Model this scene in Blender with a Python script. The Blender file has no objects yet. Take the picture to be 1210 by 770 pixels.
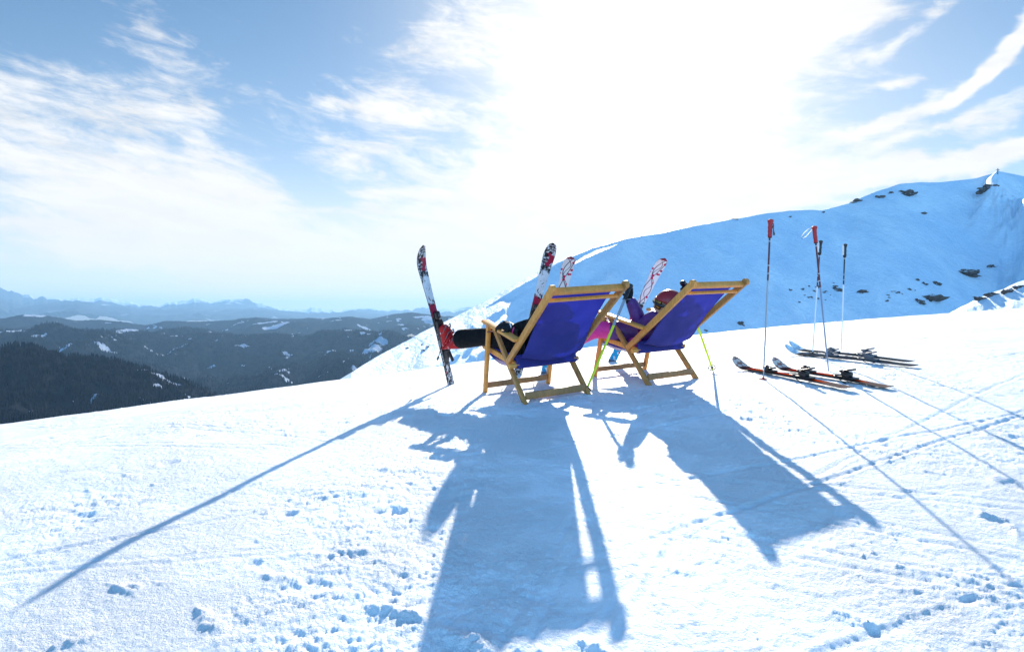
import bpy, bmesh, math, random
import numpy as np
from mathutils import Vector, Matrix
R=math.radians
random.seed(7); rng=np.random.default_rng(7)
scene=bpy.context.scene
C=scene.collection

# ------------------------------------------------------------------ camera
F_PX=655.5; PITCH=-1.237; ROLL=0.044
SUN_AZ=11.94; SUN_EL=23.95
cd=bpy.data.cameras.new('camera'); cam=bpy.data.objects.new('camera',cd); C.objects.link(cam)
cd.sensor_fit='HORIZONTAL'; cd.sensor_width=36; cd.lens=36*F_PX/1210
cd.clip_start=.05; cd.clip_end=200000
t_=R(PITCH); r_=R(ROLL)
FW=Vector((0,math.cos(t_),math.sin(t_))); U0=Vector((0,-math.sin(t_),math.cos(t_))); R0=Vector((1,0,0))
RT=R0*math.cos(r_)+U0*math.sin(r_); UP=U0*math.cos(r_)-R0*math.sin(r_)
cam.matrix_world=Matrix(((RT.x,UP.x,-FW.x,0),(RT.y,UP.y,-FW.y,0),(RT.z,UP.z,-FW.z,0),(0,0,0,1)))
scene.camera=cam
HV=385+F_PX*math.tan(t_)                      # horizon row of the photograph

# ------------------------------------------------------------------ sun, view
EXPOSURE=1.25; SUN_STRENGTH=3.9; SKY_STRENGTH=0.125
SKY_FRONT=.46; SKY_SAT=1.0; SKY_TINT=(.62,.93,.99)
sl=bpy.data.lights.new('sun','SUN'); sun=bpy.data.objects.new('sun',sl); C.objects.link(sun)
sl.energy=SUN_STRENGTH; sl.angle=R(.5); sl.color=(1,.925,.81)
sd=Vector((math.sin(R(SUN_AZ))*math.cos(R(SUN_EL)),math.cos(R(SUN_AZ))*math.cos(R(SUN_EL)),math.sin(R(SUN_EL))))
sun.rotation_euler=sd.to_track_quat('Z','Y').to_euler()
scene.view_settings.view_transform='Standard'; scene.view_settings.look='None'
scene.view_settings.exposure=EXPOSURE; scene.view_settings.gamma=1; scene.view_settings.use_curve_mapping=False
scene.cycles.use_denoising=True
scene.cycles.max_bounces=6; scene.cycles.diffuse_bounces=3; scene.cycles.volume_bounces=0
scene.cycles.transparent_max_bounces=6

# ------------------------------------------------------------------ node helpers
class NT:
    def __init__(s,tree): s.t=tree
    def n(s,ty,**kw):
        o=s.t.nodes.new(ty)
        for k,v in kw.items(): setattr(o,k,v)
        return o
    def put(s,sock,v):
        if isinstance(v,bpy.types.NodeSocket): s.t.links.new(v,sock)
        elif v is not None:
            try: sock.default_value=v
            except Exception: sock.default_value=(v[0],v[1],v[2],1)
    def m(s,op,a,b=None,c=None,clamp=False):
        o=s.n('ShaderNodeMath',operation=op,use_clamp=clamp)
        for i,v in enumerate((a,b,c)):
            if v is not None: s.put(o.inputs[i],v)
        return o.outputs[0]
    def noise(s,vec,scale,detail=4,rough=.5,dist=0,out=0):
        o=s.n('ShaderNodeTexNoise'); s.put(o.inputs['Vector'],vec)
        o.inputs['Scale'].default_value=scale;o.inputs['Detail'].default_value=detail
        o.inputs['Roughness'].default_value=rough;o.inputs['Distortion'].default_value=dist
        return o.outputs[out]
    def voro(s,vec,scale,feature='F1',out='Distance',rand=1):
        o=s.n('ShaderNodeTexVoronoi',feature=feature); s.put(o.inputs['Vector'],vec)
        o.inputs['Scale'].default_value=scale;o.inputs['Randomness'].default_value=rand
        return o.outputs[out]
    def step(s,v,a,b,lo=0,hi=1):
        o=s.n('ShaderNodeMapRange',interpolation_type='SMOOTHSTEP'); s.put(o.inputs[0],v)
        o.inputs[1].default_value=a;o.inputs[2].default_value=b;o.inputs[3].default_value=lo;o.inputs[4].default_value=hi
        return o.outputs[0]
    def mix(s,f,a,b):
        o=s.n('ShaderNodeMix',data_type='RGBA'); s.put(o.inputs[0],f)
        for i,v in ((6,a),(7,b)):
            s.put(o.inputs[i],(*v,1) if isinstance(v,tuple) and len(v)==3 else v)
        return o.outputs[2]
    def xyz(s,v):
        o=s.n('ShaderNodeSeparateXYZ'); s.put(o.inputs[0],v); return o.outputs
    def comb(s,x,y,z):
        o=s.n('ShaderNodeCombineXYZ')
        for i,v in enumerate((x,y,z)): s.put(o.inputs[i],v)
        return o.outputs[0]
    def mapping(s,v,loc=(0,0,0),rot=(0,0,0),scale=(1,1,1)):
        o=s.n('ShaderNodeMapping'); s.put(o.inputs[0],v)
        o.inputs[1].default_value=loc;o.inputs[2].default_value=rot;o.inputs[3].default_value=scale
        return o.outputs[0]

# ------------------------------------------------------------------ world: physical sky plus veil cloud near the sun
world=bpy.data.worlds.new('World'); scene.world=world; world.use_nodes=True
wt=world.node_tree; wt.nodes.clear(); w=NT(wt)
sky=w.n('ShaderNodeTexSky',sky_type='NISHITA'); sky.sun_disc=False
sky.sun_elevation=R(SUN_EL); sky.sun_rotation=R(SUN_AZ)
sky.altitude=1900; sky.air_density=1.0; sky.dust_density=.08; sky.ozone_density=2.0
gen=w.n('ShaderNodeTexCoord').outputs['Generated']
dx,dy,dz=w.xyz(gen)
az=w.m('ARCTAN2',dx,dy); el=w.m('ARCSINE',w.m('MAXIMUM',w.m('MINIMUM',dz,1.),-1.))
def pe(u,v):
    a=math.atan((u-605)/F_PX); return a,math.atan((HV-v)/F_PX*math.cos(a))
wn=w.noise(gen,3.2,5,.6,0,1); wx,wy,wz=w.xyz(wn)
azw=w.m('ADD',az,w.m('MULTIPLY',w.m('SUBTRACT',wx,.5),.22)); elw=w.m('ADD',el,w.m('MULTIPLY',w.m('SUBTRACT',wy,.5),.16))
def blob(u,v,su,sv,ang,wgt):
    a0,e0=pe(u,v); su/=F_PX; sv/=F_PX; c,s=math.cos(R(ang)),math.sin(R(ang))
    da=w.m('SUBTRACT',azw,a0); de=w.m('SUBTRACT',elw,e0)
    p=w.m('ADD',w.m('MULTIPLY',da,c/su),w.m('MULTIPLY',de,s/su)); q=w.m('SUBTRACT',w.m('MULTIPLY',de,c/sv),w.m('MULTIPLY',da,s/sv))
    r2=w.m('ADD',w.m('MULTIPLY',p,p),w.m('MULTIPLY',q,q))
    return w.m('MULTIPLY',w.m('EXPONENT',w.m('MULTIPLY',r2,-1.)),wgt)
BLOBS=[(120,225,150,62,-16,1.05),(205,60,34,80,62,.55),(60,105,90,22,12,.5),(210,150,60,40,40,.5),(290,215,45,40,0,.4),(180,312,190,14,-3,.8),(130,275,160,6,-5,.6),(250,260,90,30,0,.5),
       (120,345,220,7,0,.3),(480,90,60,30,30,.35),(555,30,50,50,0,.6),(430,132,45,7,-8,.75),(380,180,60,14,0,.35),(745,130,150,150,0,1.7),(830,60,120,70,8,1.4),(640,280,210,85,0,1.4),(430,320,170,40,0,1.0),
       (985,15,45,22,25,.8),(1130,95,100,9,24,1.0),(1185,55,60,10,24,.9),(1100,148,70,8,18,.9),(1065,35,50,8,24,.7),(1190,128,45,12,20,.9),
       (1020,158,32,6,6,.9),(1045,96,20,6,8,.8),(1120,190,120,11,8,1.3),(1190,165,45,7,6,.6),(900,240,110,40,0,.6),(890,158,35,6,0,.6),(465,170,80,80,0,.45),(1020,215,90,14,0,.5)]
cov=None
for b in BLOBS:
    v=blob(*b); cov=v if cov is None else w.m('ADD',cov,v)
fib=w.comb(w.m('MULTIPLY',az,4.2),w.m('MULTIPLY',w.m('ADD',el,w.m('MULTIPLY',az,.12)),15.),w.m('MULTIPLY',wx,1.6))
n1=w.noise(fib,1.3,9,.64,.7); n2=w.noise(fib,3.2,6,.65,.3)
tex=w.m('ADD',w.m('MULTIPLY',w.m('SUBTRACT',n1,.5),2.0),w.m('MULTIPLY',w.m('SUBTRACT',n2,.5),.9))
alpha=w.step(w.m('ADD',w.m('MULTIPLY',cov,1.0),w.m('MULTIPLY',tex,1.15)),.25,1.15)
alpha=w.m('MULTIPLY',alpha,w.step(dy,-.15,.3))
# aureole of the sun in the thin veil
dp=w.n('ShaderNodeVectorMath',operation='DOT_PRODUCT'); w.put(dp.inputs[0],gen); dp.inputs[1].default_value=sd
th=w.m('ARCCOSINE',w.m('MINIMUM',w.m('MAXIMUM',dp.outputs['Value'],-1.),1.))
aur=w.m('EXPONENT',w.m('MULTIPLY',w.m('MULTIPLY',th,th),-1/(.27**2)))
aur2=w.m('EXPONENT',w.m('MULTIPLY',th,-1/.26))
low=w.m('MULTIPLY',w.m('EXPONENT',w.m('MULTIPLY',w.m('MULTIPLY',el,el),-1/(.14**2))),w.m('EXPONENT',w.m('MULTIPLY',w.m('POWER',w.m('SUBTRACT',az,R(2)),2.),-1/(.45**2))))
WH=1/(SKY_STRENGTH*2**EXPOSURE)
hs=w.n('ShaderNodeHueSaturation'); w.put(hs.inputs['Color'],sky.outputs[0]); hs.inputs['Saturation'].default_value=SKY_SAT
fm=w.step(dy,-.25,.45,1.55,SKY_FRONT); tn=w.n('ShaderNodeVectorMath',operation='SCALE'); w.put(tn.inputs[0],hs.outputs[0]); w.put(tn.inputs['Scale'],fm)
tm=w.n('ShaderNodeVectorMath',operation='MULTIPLY'); w.put(tm.inputs[0],tn.outputs[0]); tm.inputs[1].default_value=SKY_TINT
shade=w.step(w.noise(fib,2.2,6,.6,.4),.30,.62,.86,1.04)
cc=w.n('ShaderNodeVectorMath',operation='SCALE'); cc.inputs[0].default_value=(1.03*WH,1.01*WH,.985*WH); w.put(cc.inputs['Scale'],shade)
base=w.mix(alpha,tm.outputs[0],cc.outputs[0])
azw,elw=az,el
veil=w.m('ADD',blob(300,150,300,110,0,.10),w.m('ADD',blob(330,320,340,95,0,.68),blob(1000,190,200,90,0,.32)),clamp=True)
base=w.mix(veil,base,(1.0*WH,.99*WH,.965*WH))
glow=w.m('ADD',w.m('MULTIPLY',aur,.75),w.m('MULTIPLY',aur2,.36),clamp=True)
base=w.mix(glow,base,(1.30*WH,1.26*WH,1.20*WH))
lowb=w.m('MULTIPLY',w.m('EXPONENT',w.m('MULTIPLY',w.m('ABSOLUTE',el),-1/.095)),w.step(dy,-.2,.5,0,.85))
base=w.mix(w.m('ADD',w.m('MULTIPLY',low,.6),lowb,clamp=True),base,(1.12*WH,1.05*WH,.94*WH))
bg=w.n('ShaderNodeBackground'); w.put(bg.inputs[0],base); bg.inputs[1].default_value=SKY_STRENGTH
wo=w.n('ShaderNodeOutputWorld'); wt.links.new(bg.outputs[0],wo.inputs[0])

# ------------------------------------------------------------------ materials
def mat(name,col=(.5,.5,.5),rough=.6,fn=None,**kw):
    m=bpy.data.materials.new(name); m.use_nodes=True; t=NT(m.node_tree)
    b=m.node_tree.nodes['Principled BSDF']; b.inputs['Base Color'].default_value=(*col,1); b.inputs['Roughness'].default_value=rough
    for k,v in kw.items(): b.inputs[k.replace('_',' ')].default_value=v
    if fn: fn(t,b)
    return m
def bump(t,b,h,strength,dist):
    o=t.n('ShaderNodeBump'); o.inputs['Strength'].default_value=strength; o.inputs['Distance'].default_value=dist
    t.put(o.inputs['Height'],h); t.put(b.inputs['Normal'],o.outputs[0])
def objc(t): return t.n('ShaderNodeTexCoord').outputs['Object']

def f_snow(t,b):
    p=objc(t)
    a=t.noise(p,1.3,5,.6); v=t.mix(t.step(a,.3,.7),(.85,.885,.93),(.90,.92,.955))
    t.put(b.inputs['Base Color'],v)
    h=t.m('ADD',t.noise(p,60,6,.7),t.m('MULTIPLY',t.noise(p,260,3,.7),.35))
    h=t.m('MULTIPLY',h,t.step(t.m('ADD',t.noise(p,1.1,3,.6),t.m('MULTIPLY',t.noise(p,7,3,.6),.5)),.55,.95,.35,1.15))
    bump(t,b,h,.95,.020)
    b.inputs['Specular IOR Level'].default_value=.35; b.inputs['Roughness'].default_value=.55
M={}
M['snow']=mat('packed_snow',fn=f_snow)
def f_msnow(t,b):
    p=objc(t)
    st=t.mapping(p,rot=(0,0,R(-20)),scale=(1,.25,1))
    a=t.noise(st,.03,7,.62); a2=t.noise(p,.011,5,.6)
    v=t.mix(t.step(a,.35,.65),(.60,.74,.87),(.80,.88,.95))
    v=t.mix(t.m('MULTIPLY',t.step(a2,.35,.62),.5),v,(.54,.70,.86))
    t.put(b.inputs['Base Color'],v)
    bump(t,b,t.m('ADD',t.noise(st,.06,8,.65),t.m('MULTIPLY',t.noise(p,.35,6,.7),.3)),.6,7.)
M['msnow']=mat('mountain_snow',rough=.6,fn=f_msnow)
def f_wood(c1,c2,c3):
    def f(t,b):
        p=objc(t)
        oi=t.n('ShaderNodeObjectInfo').outputs['Random']
        tc=t.n('ShaderNodeTexCoord').outputs['Generated']
        g=t.mapping(p,scale=(34,34,6))
        a=t.noise(g,1.6,6,.65,1.2); n=t.noise(p,7,4,.6)
        v=t.mix(t.step(a,.3,.72),c1,c2)
        v=t.mix(t.m('MULTIPLY',t.step(n,.5,.75),.55),v,c3)
        v=t.mix(t.m('MULTIPLY',oi,.25),v,c3)
        t.put(b.inputs['Base Color'],v)
        t.put(b.inputs['Roughness'],t.step(a,.2,.8,.38,.6))
        bump(t,b,a,.35,.003)
    return f
M['wood']=mat('varnished_pine',fn=f_wood((.92,.37,.065),(.70,.25,.045),(.36,.16,.045)))
M['wood_mid']=mat('worn_pine',fn=f_wood((.66,.28,.06),(.40,.17,.045),(.12,.065,.03)))
M['wood_dark']=mat('weathered_pine',fn=f_wood((.52,.22,.065),(.34,.15,.05),(.15,.08,.04)))
def f_canvas(t,b):
    p=objc(t); x,y,z=t.xyz(p)
    wv=t.m('MULTIPLY',t.m('SINE',t.m('MULTIPLY',x,1800.)),t.m('SINE',t.m('MULTIPLY',z,1800.)))
    n=t.noise(p,6,5,.6)
    v=t.mix(t.step(n,.3,.7),(.085,.080,.38),(.12,.11,.48))
    t.put(b.inputs['Base Color'],v)
    bump(t,b,t.m('ADD',t.noise(t.mapping(p,scale=(3,1,1)),9,4,.6),t.m('MULTIPLY',wv,.08)),.6,.016)
    tr=t.n('ShaderNodeBsdfTranslucent'); t.put(tr.inputs[0],(.09,.12,.60,1))
    ms=t.n('ShaderNodeMixShader'); ms.inputs[0].default_value=.5
    out=[n for n in t.t.nodes if n.type=='OUTPUT_MATERIAL'][0]
    t.t.links.new(b.outputs[0],ms.inputs[1]); t.t.links.new(tr.outputs[0],ms.inputs[2]); t.t.links.new(ms.outputs[0],out.inputs[0])
M['canvas']=mat('blue_canvas',rough=.8,fn=f_canvas)
def f_cloth(c1,c2,sc,st=.5,dist=.02):
    def f(t,b):
        p=objc(t); n=t.noise(p,sc,4,.6,.5)
        t.put(b.inputs['Base Color'],t.mix(t.step(n,.3,.7),c1,c2))
        bump(t,b,t.noise(p,sc*1.3,4,.55,1.5),st,dist)
    return f
M['black_cloth']=mat('black_ski_trousers',rough=.8,Specular_IOR_Level=.15,fn=f_cloth((.003,.003,.004),(.007,.007,.009),11))
M['purple']=mat('purple_jacket',rough=.45,fn=f_cloth((.065,.012,.13),(.11,.02,.20),14))
M['pink']=mat('pink_trousers',rough=.5,fn=f_cloth((.72,.02,.25),(.82,.04,.33),13))
M['black']=mat('black_plastic',(.012,.012,.014),.35)
M['glove']=mat('black_glove',(.012,.012,.014),.6,Specular_IOR_Level=.2,fn=f_cloth((.005,.005,.006),(.016,.016,.02),30))
M['grey_plastic']=mat('grey_plastic',(.10,.105,.12),.5)
M['white_plastic']=mat('white_plastic',(.72,.73,.75),.35)
M['steel']=mat('brushed_steel',(.5,.52,.55),.3,Metallic=1.)
M['silver']=mat('pale_aluminium',(.36,.38,.42),.4,Metallic=.3)
M['whiteshaft']=mat('white_shaft_paint',(.74,.76,.8),.35)
M['blueshaft']=mat('blue_grey_shaft_paint',(.22,.27,.38),.35)
M['lime']=mat('lime_shaft_paint',(.72,.88,.02),.4)
M['red']=mat('red_grip_rubber',(.42,.015,.02),.45)
M['darkred']=mat('dark_red_shaft_paint',(.10,.012,.02),.35)
M['helmet']=mat('red_helmet_shell',(.30,.012,.015),.28)
M['skin']=mat('skin',(.62,.36,.26),.5,Subsurface_Weight=.1)
M['lens']=mat('goggle_lens',(.25,.14,.03),.12,Metallic=.7)
M['strappink']=mat('pink_webbing',(.75,.02,.2),.6)
M['tape']=mat('white_band_paint',(.75,.75,.75),.4)
def f_boot(base,spot,sc,a,b2):
    def f(t,b):
        p=objc(t); n=t.noise(p,sc,3,.55,.8)
        t.put(b.inputs['Base Color'],t.mix(t.step(n,a,b2),base,spot))
    return f
M['boot_red']=mat('red_boot_shell',rough=.5,Specular_IOR_Level=.25,fn=f_boot((.42,.008,.010),(.7,.7,.7),26,.60,.64))
M['boot_white']=mat('white_boot_shell',rough=.3,fn=f_boot((.78,.78,.8),(.02,.02,.025),30,.54,.58))
# top sheets of the skis, drawn along the ski (local y runs tail to tip)
def f_floral(t,b):
    p=objc(t); x,y,z=t.xyz(p)
    n=t.noise(t.mapping(p,scale=(1,1,0)),26,5,.65,1.2); n2=t.noise(t.mapping(p,loc=(3,1,0),scale=(1,.8,0)),14,3,.5,.6)
    def band(a,b_,s=.05): return t.m('MULTIPLY',t.step(y,a-s,a+s),t.step(y,b_-s,b_+s,1,0))
    dens=t.m('ADD',t.m('ADD',band(1.05,1.40),band(.52,.84)),t.m('ADD',band(-.2,.34),band(.60,.70,.03)))
    blk=t.step(t.m('ADD',n,t.m('MULTIPLY',dens,.13)),.585,.625)
    red=t.m('MULTIPLY',t.step(t.m('ADD',n2,t.m('MULTIPLY',t.m('ADD',band(1.10,1.2,.03),band(.72,.84,.03)),.16)),.60,.64),t.m('ADD',dens,0.,clamp=True))
    v=t.mix(t.step(n2,.3,.7),(.60,.62,.66),(.76,.77,.80))
    v=t.mix(blk,v,(.022,.018,.022)); v=t.mix(red,v,(.36,.015,.05))
    e=t.step(t.m('ABSOLUTE',x),.046,.05); v=t.mix(t.m('MULTIPLY',e,t.step(y,1.15,1.2)),v,(.02,.02,.02))
    t.put(b.inputs['Base Color'],v)
M['floral']=mat('floral_topsheet',rough=.45,Specular_IOR_Level=.25,fn=f_floral)
def f_vine(t,b):
    p=objc(t); x,y,z=t.xyz(p)
    def line(k,ph,amp,wd):
        s=t.m('MULTIPLY',t.m('SINE',t.m('ADD',t.m('MULTIPLY',y,k),ph)),amp)
        return t.step(t.m('ABSOLUTE',t.m('SUBTRACT',x,s)),wd,wd*1.8,1,0)
    vn=t.m('MAXIMUM',t.m('MAXIMUM',line(15,0,.030,.0026),line(31,1.4,.022,.0020)),line(9,2.6,.042,.0024))
    fl=t.mapping(p,scale=(1,1,0)); vd=t.voro(fl,21); vc=t.voro(fl,21,out='Color'); r,g_,b_=t.xyz(vc)
    dot=t.m('MULTIPLY',t.step(vd,.26,.32,1,0),t.step(r,.35,.4))
    v=t.mix(t.noise(p,8),(.70,.70,.73),(.82,.82,.84))
    v=t.mix(vn,v,(.06,.04,.07))
    dc=t.mix(t.step(g_,.74,.76),(.55,.015,.09),(.02,.25,.27)); v=t.mix(dot,v,dc)
    v=t.mix(t.step(y,1.29,1.30),v,(.22,.012,.04))
    tail=t.step(y,.36,.40,1,0); tb=t.mix(t.step(t.noise(fl,18,2),.52,.56),(.02,.33,.62),(.65,.72,.78))
    tb=t.mix(t.m('MULTIPLY',t.step(t.voro(fl,13),.25,.3,1,0),t.step(r,.5,.6)),tb,(.75,.02,.15))
    tb=t.mix(t.step(y,.04,.07,1,0),tb,(.15,.15,.2))
    v=t.mix(tail,v,tb)
    t.put(b.inputs['Base Color'],v)
M['vine']=mat('vine_topsheet',rough=.5,Specular_IOR_Level=.15,fn=f_vine)
def f_orange(t,b):
    p=objc(t); x,y,z=t.xyz(p)
    n=t.noise(t.mapping(p,scale=(1,.3,1)),30,3,.5)
    v=t.mix(t.step(n,.45,.55),(.46,.06,.008),(.36,.020,.008))
    v=t.mix(t.step(t.m('ABSOLUTE',x),.022,.026),v,(.02,.018,.018))
    v=t.mix(t.step(y,1.05,1.15),v,(.05,.03,.03)); tp=t.mix(t.step(t.voro(p,22),.44,.52),(.78,.60,.52),(.40,.18,.14))
    v=t.mix(t.step(y,1.17,1.19),v,tp)
    v=t.mix(t.step(y,.18,.30,1,0),v,(.17,.12,.10))
    t.put(b.inputs['Base Color'],v)
M['orange']=mat('orange_topsheet',rough=.7,Specular_IOR_Level=.0,fn=f_orange)
def f_dark(t,b):
    p=objc(t); x,y,z=t.xyz(p)
    v=t.mix(t.step(t.noise(t.mapping(p,scale=(1,.3,1)),24,3),.5,.56),(.03,.033,.04),(.07,.08,.09))
    tp=t.mix(t.step(t.noise(p,26,2),.45,.55),(.78,.84,.88),(.5,.58,.66)); v=t.mix(t.step(y,1.15,1.19),v,tp)
    v=t.mix(t.m('MULTIPLY',t.step(t.m('ABSOLUTE',x),.004,.008,1,0),t.step(y,.6,.65,1,0)),v,(.10,.11,.12))
    t.put(b.inputs['Base Color'],v)
M['dark']=mat('dark_topsheet',rough=.7,Specular_IOR_Level=.0,fn=f_dark)
M['skibase']=mat('ski_base_edge',(.03,.03,.035),.3,Metallic=.2)
def f_rock(t,b):
    p=objc(t); n=t.noise(p,.35,7,.7); nz=t.xyz(t.n('ShaderNodeNewGeometry').outputs['Normal'])[2]
    v=t.mix(t.step(n,.35,.65),(.035,.03,.032),(.13,.10,.085))
    v=t.mix(t.step(t.m('ADD',nz,t.m('MULTIPLY',t.m('SUBTRACT',n,.5),.9)),.78,.9),v,(.74,.82,.9))
    t.put(b.inputs['Base Color'],v); bump(t,b,n,1.,1.2)
M['rock']=mat('dark_schist',rough=.85,fn=f_rock)
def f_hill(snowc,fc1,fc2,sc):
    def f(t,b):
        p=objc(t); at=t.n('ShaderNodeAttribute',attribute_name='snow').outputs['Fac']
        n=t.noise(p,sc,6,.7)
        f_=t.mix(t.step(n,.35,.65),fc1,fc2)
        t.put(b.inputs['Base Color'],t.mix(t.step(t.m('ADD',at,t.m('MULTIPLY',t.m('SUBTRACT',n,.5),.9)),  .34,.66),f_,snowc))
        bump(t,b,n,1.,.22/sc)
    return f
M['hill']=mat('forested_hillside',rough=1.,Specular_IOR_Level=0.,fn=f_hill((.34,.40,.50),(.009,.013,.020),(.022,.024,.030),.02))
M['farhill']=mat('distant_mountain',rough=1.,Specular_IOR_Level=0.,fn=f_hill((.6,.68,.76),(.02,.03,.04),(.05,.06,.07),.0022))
M['conifer']=mat('conifer_foliage',rough=1.,Specular_IOR_Level=0.,fn=lambda t,b:t.put(b.inputs['Base Color'],t.mix(t.step(t.noise(objc(t),.02,4,.7),.4,.6),(.007,.010,.016),(.018,.019,.024))))
M['valley']=mat('valley_floor_frost',rough=.9,fn=lambda t,b:t.put(b.inputs['Base Color'],t.mix(t.noise(objc(t),.0006,5,.6),(.06,.08,.08),(.5,.58,.64))))

# ------------------------------------------------------------------ noise in numpy
_p=rng.permutation(256); _p=np.concatenate([_p,_p,_p]); _g=rng.uniform(0,2*np.pi,256); _gx,_gy=np.cos(_g),np.sin(_g)
def pn(x,y,s=0):
    x=x+s*17.31; y=y+s*9.77
    xi=np.floor(x).astype(int); yi=np.floor(y).astype(int); xf=x-xi; yf=y-yi
    u=xf*xf*xf*(xf*(xf*6-15)+10); v=yf*yf*yf*(yf*(yf*6-15)+10)
    def gr(a,b,fx,fy):
        h=_p[_p[a&255]+(b&255)]; return _gx[h]*fx+_gy[h]*fy
    n00=gr(xi,yi,xf,yf);n10=gr(xi+1,yi,xf-1,yf);n01=gr(xi,yi+1,xf,yf-1);n11=gr(xi+1,yi+1,xf-1,yf-1)
    return ((n00*(1-u)+n10*u)*(1-v)+(n01*(1-u)+n11*u)*v)*1.4
def fbm(x,y,o=4,s=0,g=.5):
    r=0;a=1
    for i in range(o): r=r+a*pn(x*2**i,y*2**i,s+i); a*=g
    return r
def ss(x,a,b):
    t=np.clip((x-a)/(b-a),0,1); return t*t*(3-2*t)
def worley_bumps(x,y,cell,prob,s,rmin,rmax):
    """sum of small round lumps on a jittered grid; returns height 0..1 in units of radius"""
    xi=np.floor(x/cell).astype(int); yi=np.floor(y/cell).astype(int); out=np.zeros_like(x)
    h=np.random.default_rng(s).random((4,256))
    for i in(-1,0,1):
        for j in(-1,0,1):
            a=xi+i;b=yi+j; k=_p[_p[(a+s)&255]+(b&255)]
            cx=(a+h[0][k])*cell; cy=(b+h[1][k])*cell; r=rmin+(rmax-rmin)*h[2][k]**2
            d2=((x-cx)**2+(y-cy)**2)/r**2
            out=np.maximum(out,np.where(h[3][k]<prob,r*np.clip(1-d2,0,1)**1.0*.75,0))
    return out

# ------------------------------------------------------------------ near ground height
GP=[-0.93615,-0.030594,0.122233,-0.0065427,0.0186673,-0.01095075,-0.00051188,0.00038487]
def ground_base(x,y):
    xc=np.clip(x,-7,14); yc=np.clip(y,0,20)
    z=GP[0]+GP[1]*xc+GP[2]*yc+GP[3]*xc*xc+GP[4]*xc*yc+GP[5]*yc*yc+GP[6]*xc*xc*yc+GP[7]*xc**3
    z=z-.03*(x-xc)*0+np.where(y<0,.12*y,0)
    return z
_ea=np.array([-180,-90,-60,math.degrees(math.atan(-605/655.5)),-25,math.degrees(math.atan(-65/655.5)),20.5,math.degrees(math.atan(605/655.5)),60,90,180.])
_er=np.array([12,7,5.2,5.6,7.2,9.0,14.,20.,22.,20.,12.])
def ground(x,y,detail=False):
    x=np.asarray(x,float);y=np.asarray(y,float)
    r=np.hypot(x,y); a=np.degrees(np.arctan2(x,y)); E=np.interp(a,_ea,_er)
    # past the brow the snow rolls over and drops away
    rr=np.minimum(r,E); k=np.where(r>0,rr/np.maximum(r,1e-6),1)
    z=ground_base(x*k,y*k); o=r-rr
    z=z-np.where(o>0,.04*o**2/(1+.06*o)+.02*o,0)
    return z
def ray(u,v):
    return FW+RT*((u-605)/F_PX)-UP*((v-385)/F_PX)
def on_ray(u,v,y):
    d=ray(u,v); return d*(y/d.y)
def gp(u,v,h=0.):
    d=ray(u,v); lo=.9
    for t in np.arange(.9,40,.01):
        X=d*t
        if X.z<=float(ground(X.x,X.y))+h: break
    return Vector((X.x,X.y,float(ground(X.x,X.y))))

# ------------------------------------------------------------------ mesh helpers
def grid_mesh(name,X,Y,Z,m,attr=None,smooth=True):
    nr,nc=X.shape; co=np.stack([X,Y,Z],-1).reshape(-1,3).astype(np.float32)
    i=np.arange(nr*nc).reshape(nr,nc); q=np.stack([i[:-1,:-1],i[:-1,1:],i[1:,1:],i[1:,:-1]],-1).reshape(-1,4)
    me=bpy.data.meshes.new(name); me.vertices.add(len(co)); me.vertices.foreach_set('co',co.ravel())
    me.loops.add(q.size); me.loops.foreach_set('vertex_index',q.ravel().astype(np.int32))
    me.polygons.add(len(q)); me.polygons.foreach_set('loop_start',np.arange(0,q.size,4,dtype=np.int32)); 
    me.update(calc_edges=True); me.validate()
    me.polygons.foreach_set('use_smooth',np.full(len(me.polygons),smooth))
    if attr is not None:
        a=me.attributes.new('snow','FLOAT','POINT'); a.data.foreach_set('value',attr.ravel().astype(np.float32))
    me.materials.append(m); o=bpy.data.objects.new(name,me); C.objects.link(o); return o
def flip_up(o):
    me=o.data; n=np.zeros(len(me.polygons)*3,np.float32); me.polygons.foreach_get('normal',n)
    if n[2::3].mean()<0: me.flip_normals()
def tag(o,label=None,cat=None,group=None,kind=None):
    if label:o['label']=label
    if cat:o['category']=cat
    if group:o['group']=group
    if kind:o['kind']=kind
    return o
def empty(name,mw,label,cat,group=None):
    o=bpy.data.objects.new(name,None); C.objects.link(o); o.empty_display_size=.1
    o.matrix_world=mw if isinstance(mw,Matrix) else Matrix.Translation(mw)
    return tag(o,label,cat,group)
def link(name,bm,m,parent=None,smooth=True,mats=None):
    me=bpy.data.meshes.new(name); bmesh.ops.recalc_face_normals(bm,faces=bm.faces[:]); bm.to_mesh(me); bm.free()
    for q in (mats or [m]): me.materials.append(q)
    if smooth:
        me.polygons.foreach_set('use_smooth',np.full(len(me.polygons),True))
        try: me.set_sharp_from_angle(angle=R(38))
        except Exception: pass
    o=bpy.data.objects.new(name,me); C.objects.link(o)
    if parent is not None: o.parent=parent
    return o
def beam(bm,a,b,w,t,side=Vector((1,0,0)),bev=.004,ext=0.):
    """box section member from a to b; w along side, t across"""
    a=Vector(a);b=Vector(b);d=(b-a).normalized();a=a-d*ext;b=b+d*ext
    s=(side-d*side.dot(d)).normalized();n=d.cross(s)
    ret=bmesh.ops.create_cube(bm,size=1.); vs=ret['verts']; L=(b-a).length
    Mx=Matrix(((s.x*w,n.x*t,d.x*L,(a.x+b.x)/2),(s.y*w,n.y*t,d.y*L,(a.y+b.y)/2),(s.z*w,n.z*t,d.z*L,(a.z+b.z)/2),(0,0,0,1)))
    bmesh.ops.transform(bm,matrix=Mx,verts=vs)
    if bev:
        es=list({e for v in vs for e in v.link_edges})
        bmesh.ops.bevel(bm,geom=es,offset=bev,segments=2,affect='EDGES',profile=.5)
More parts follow.
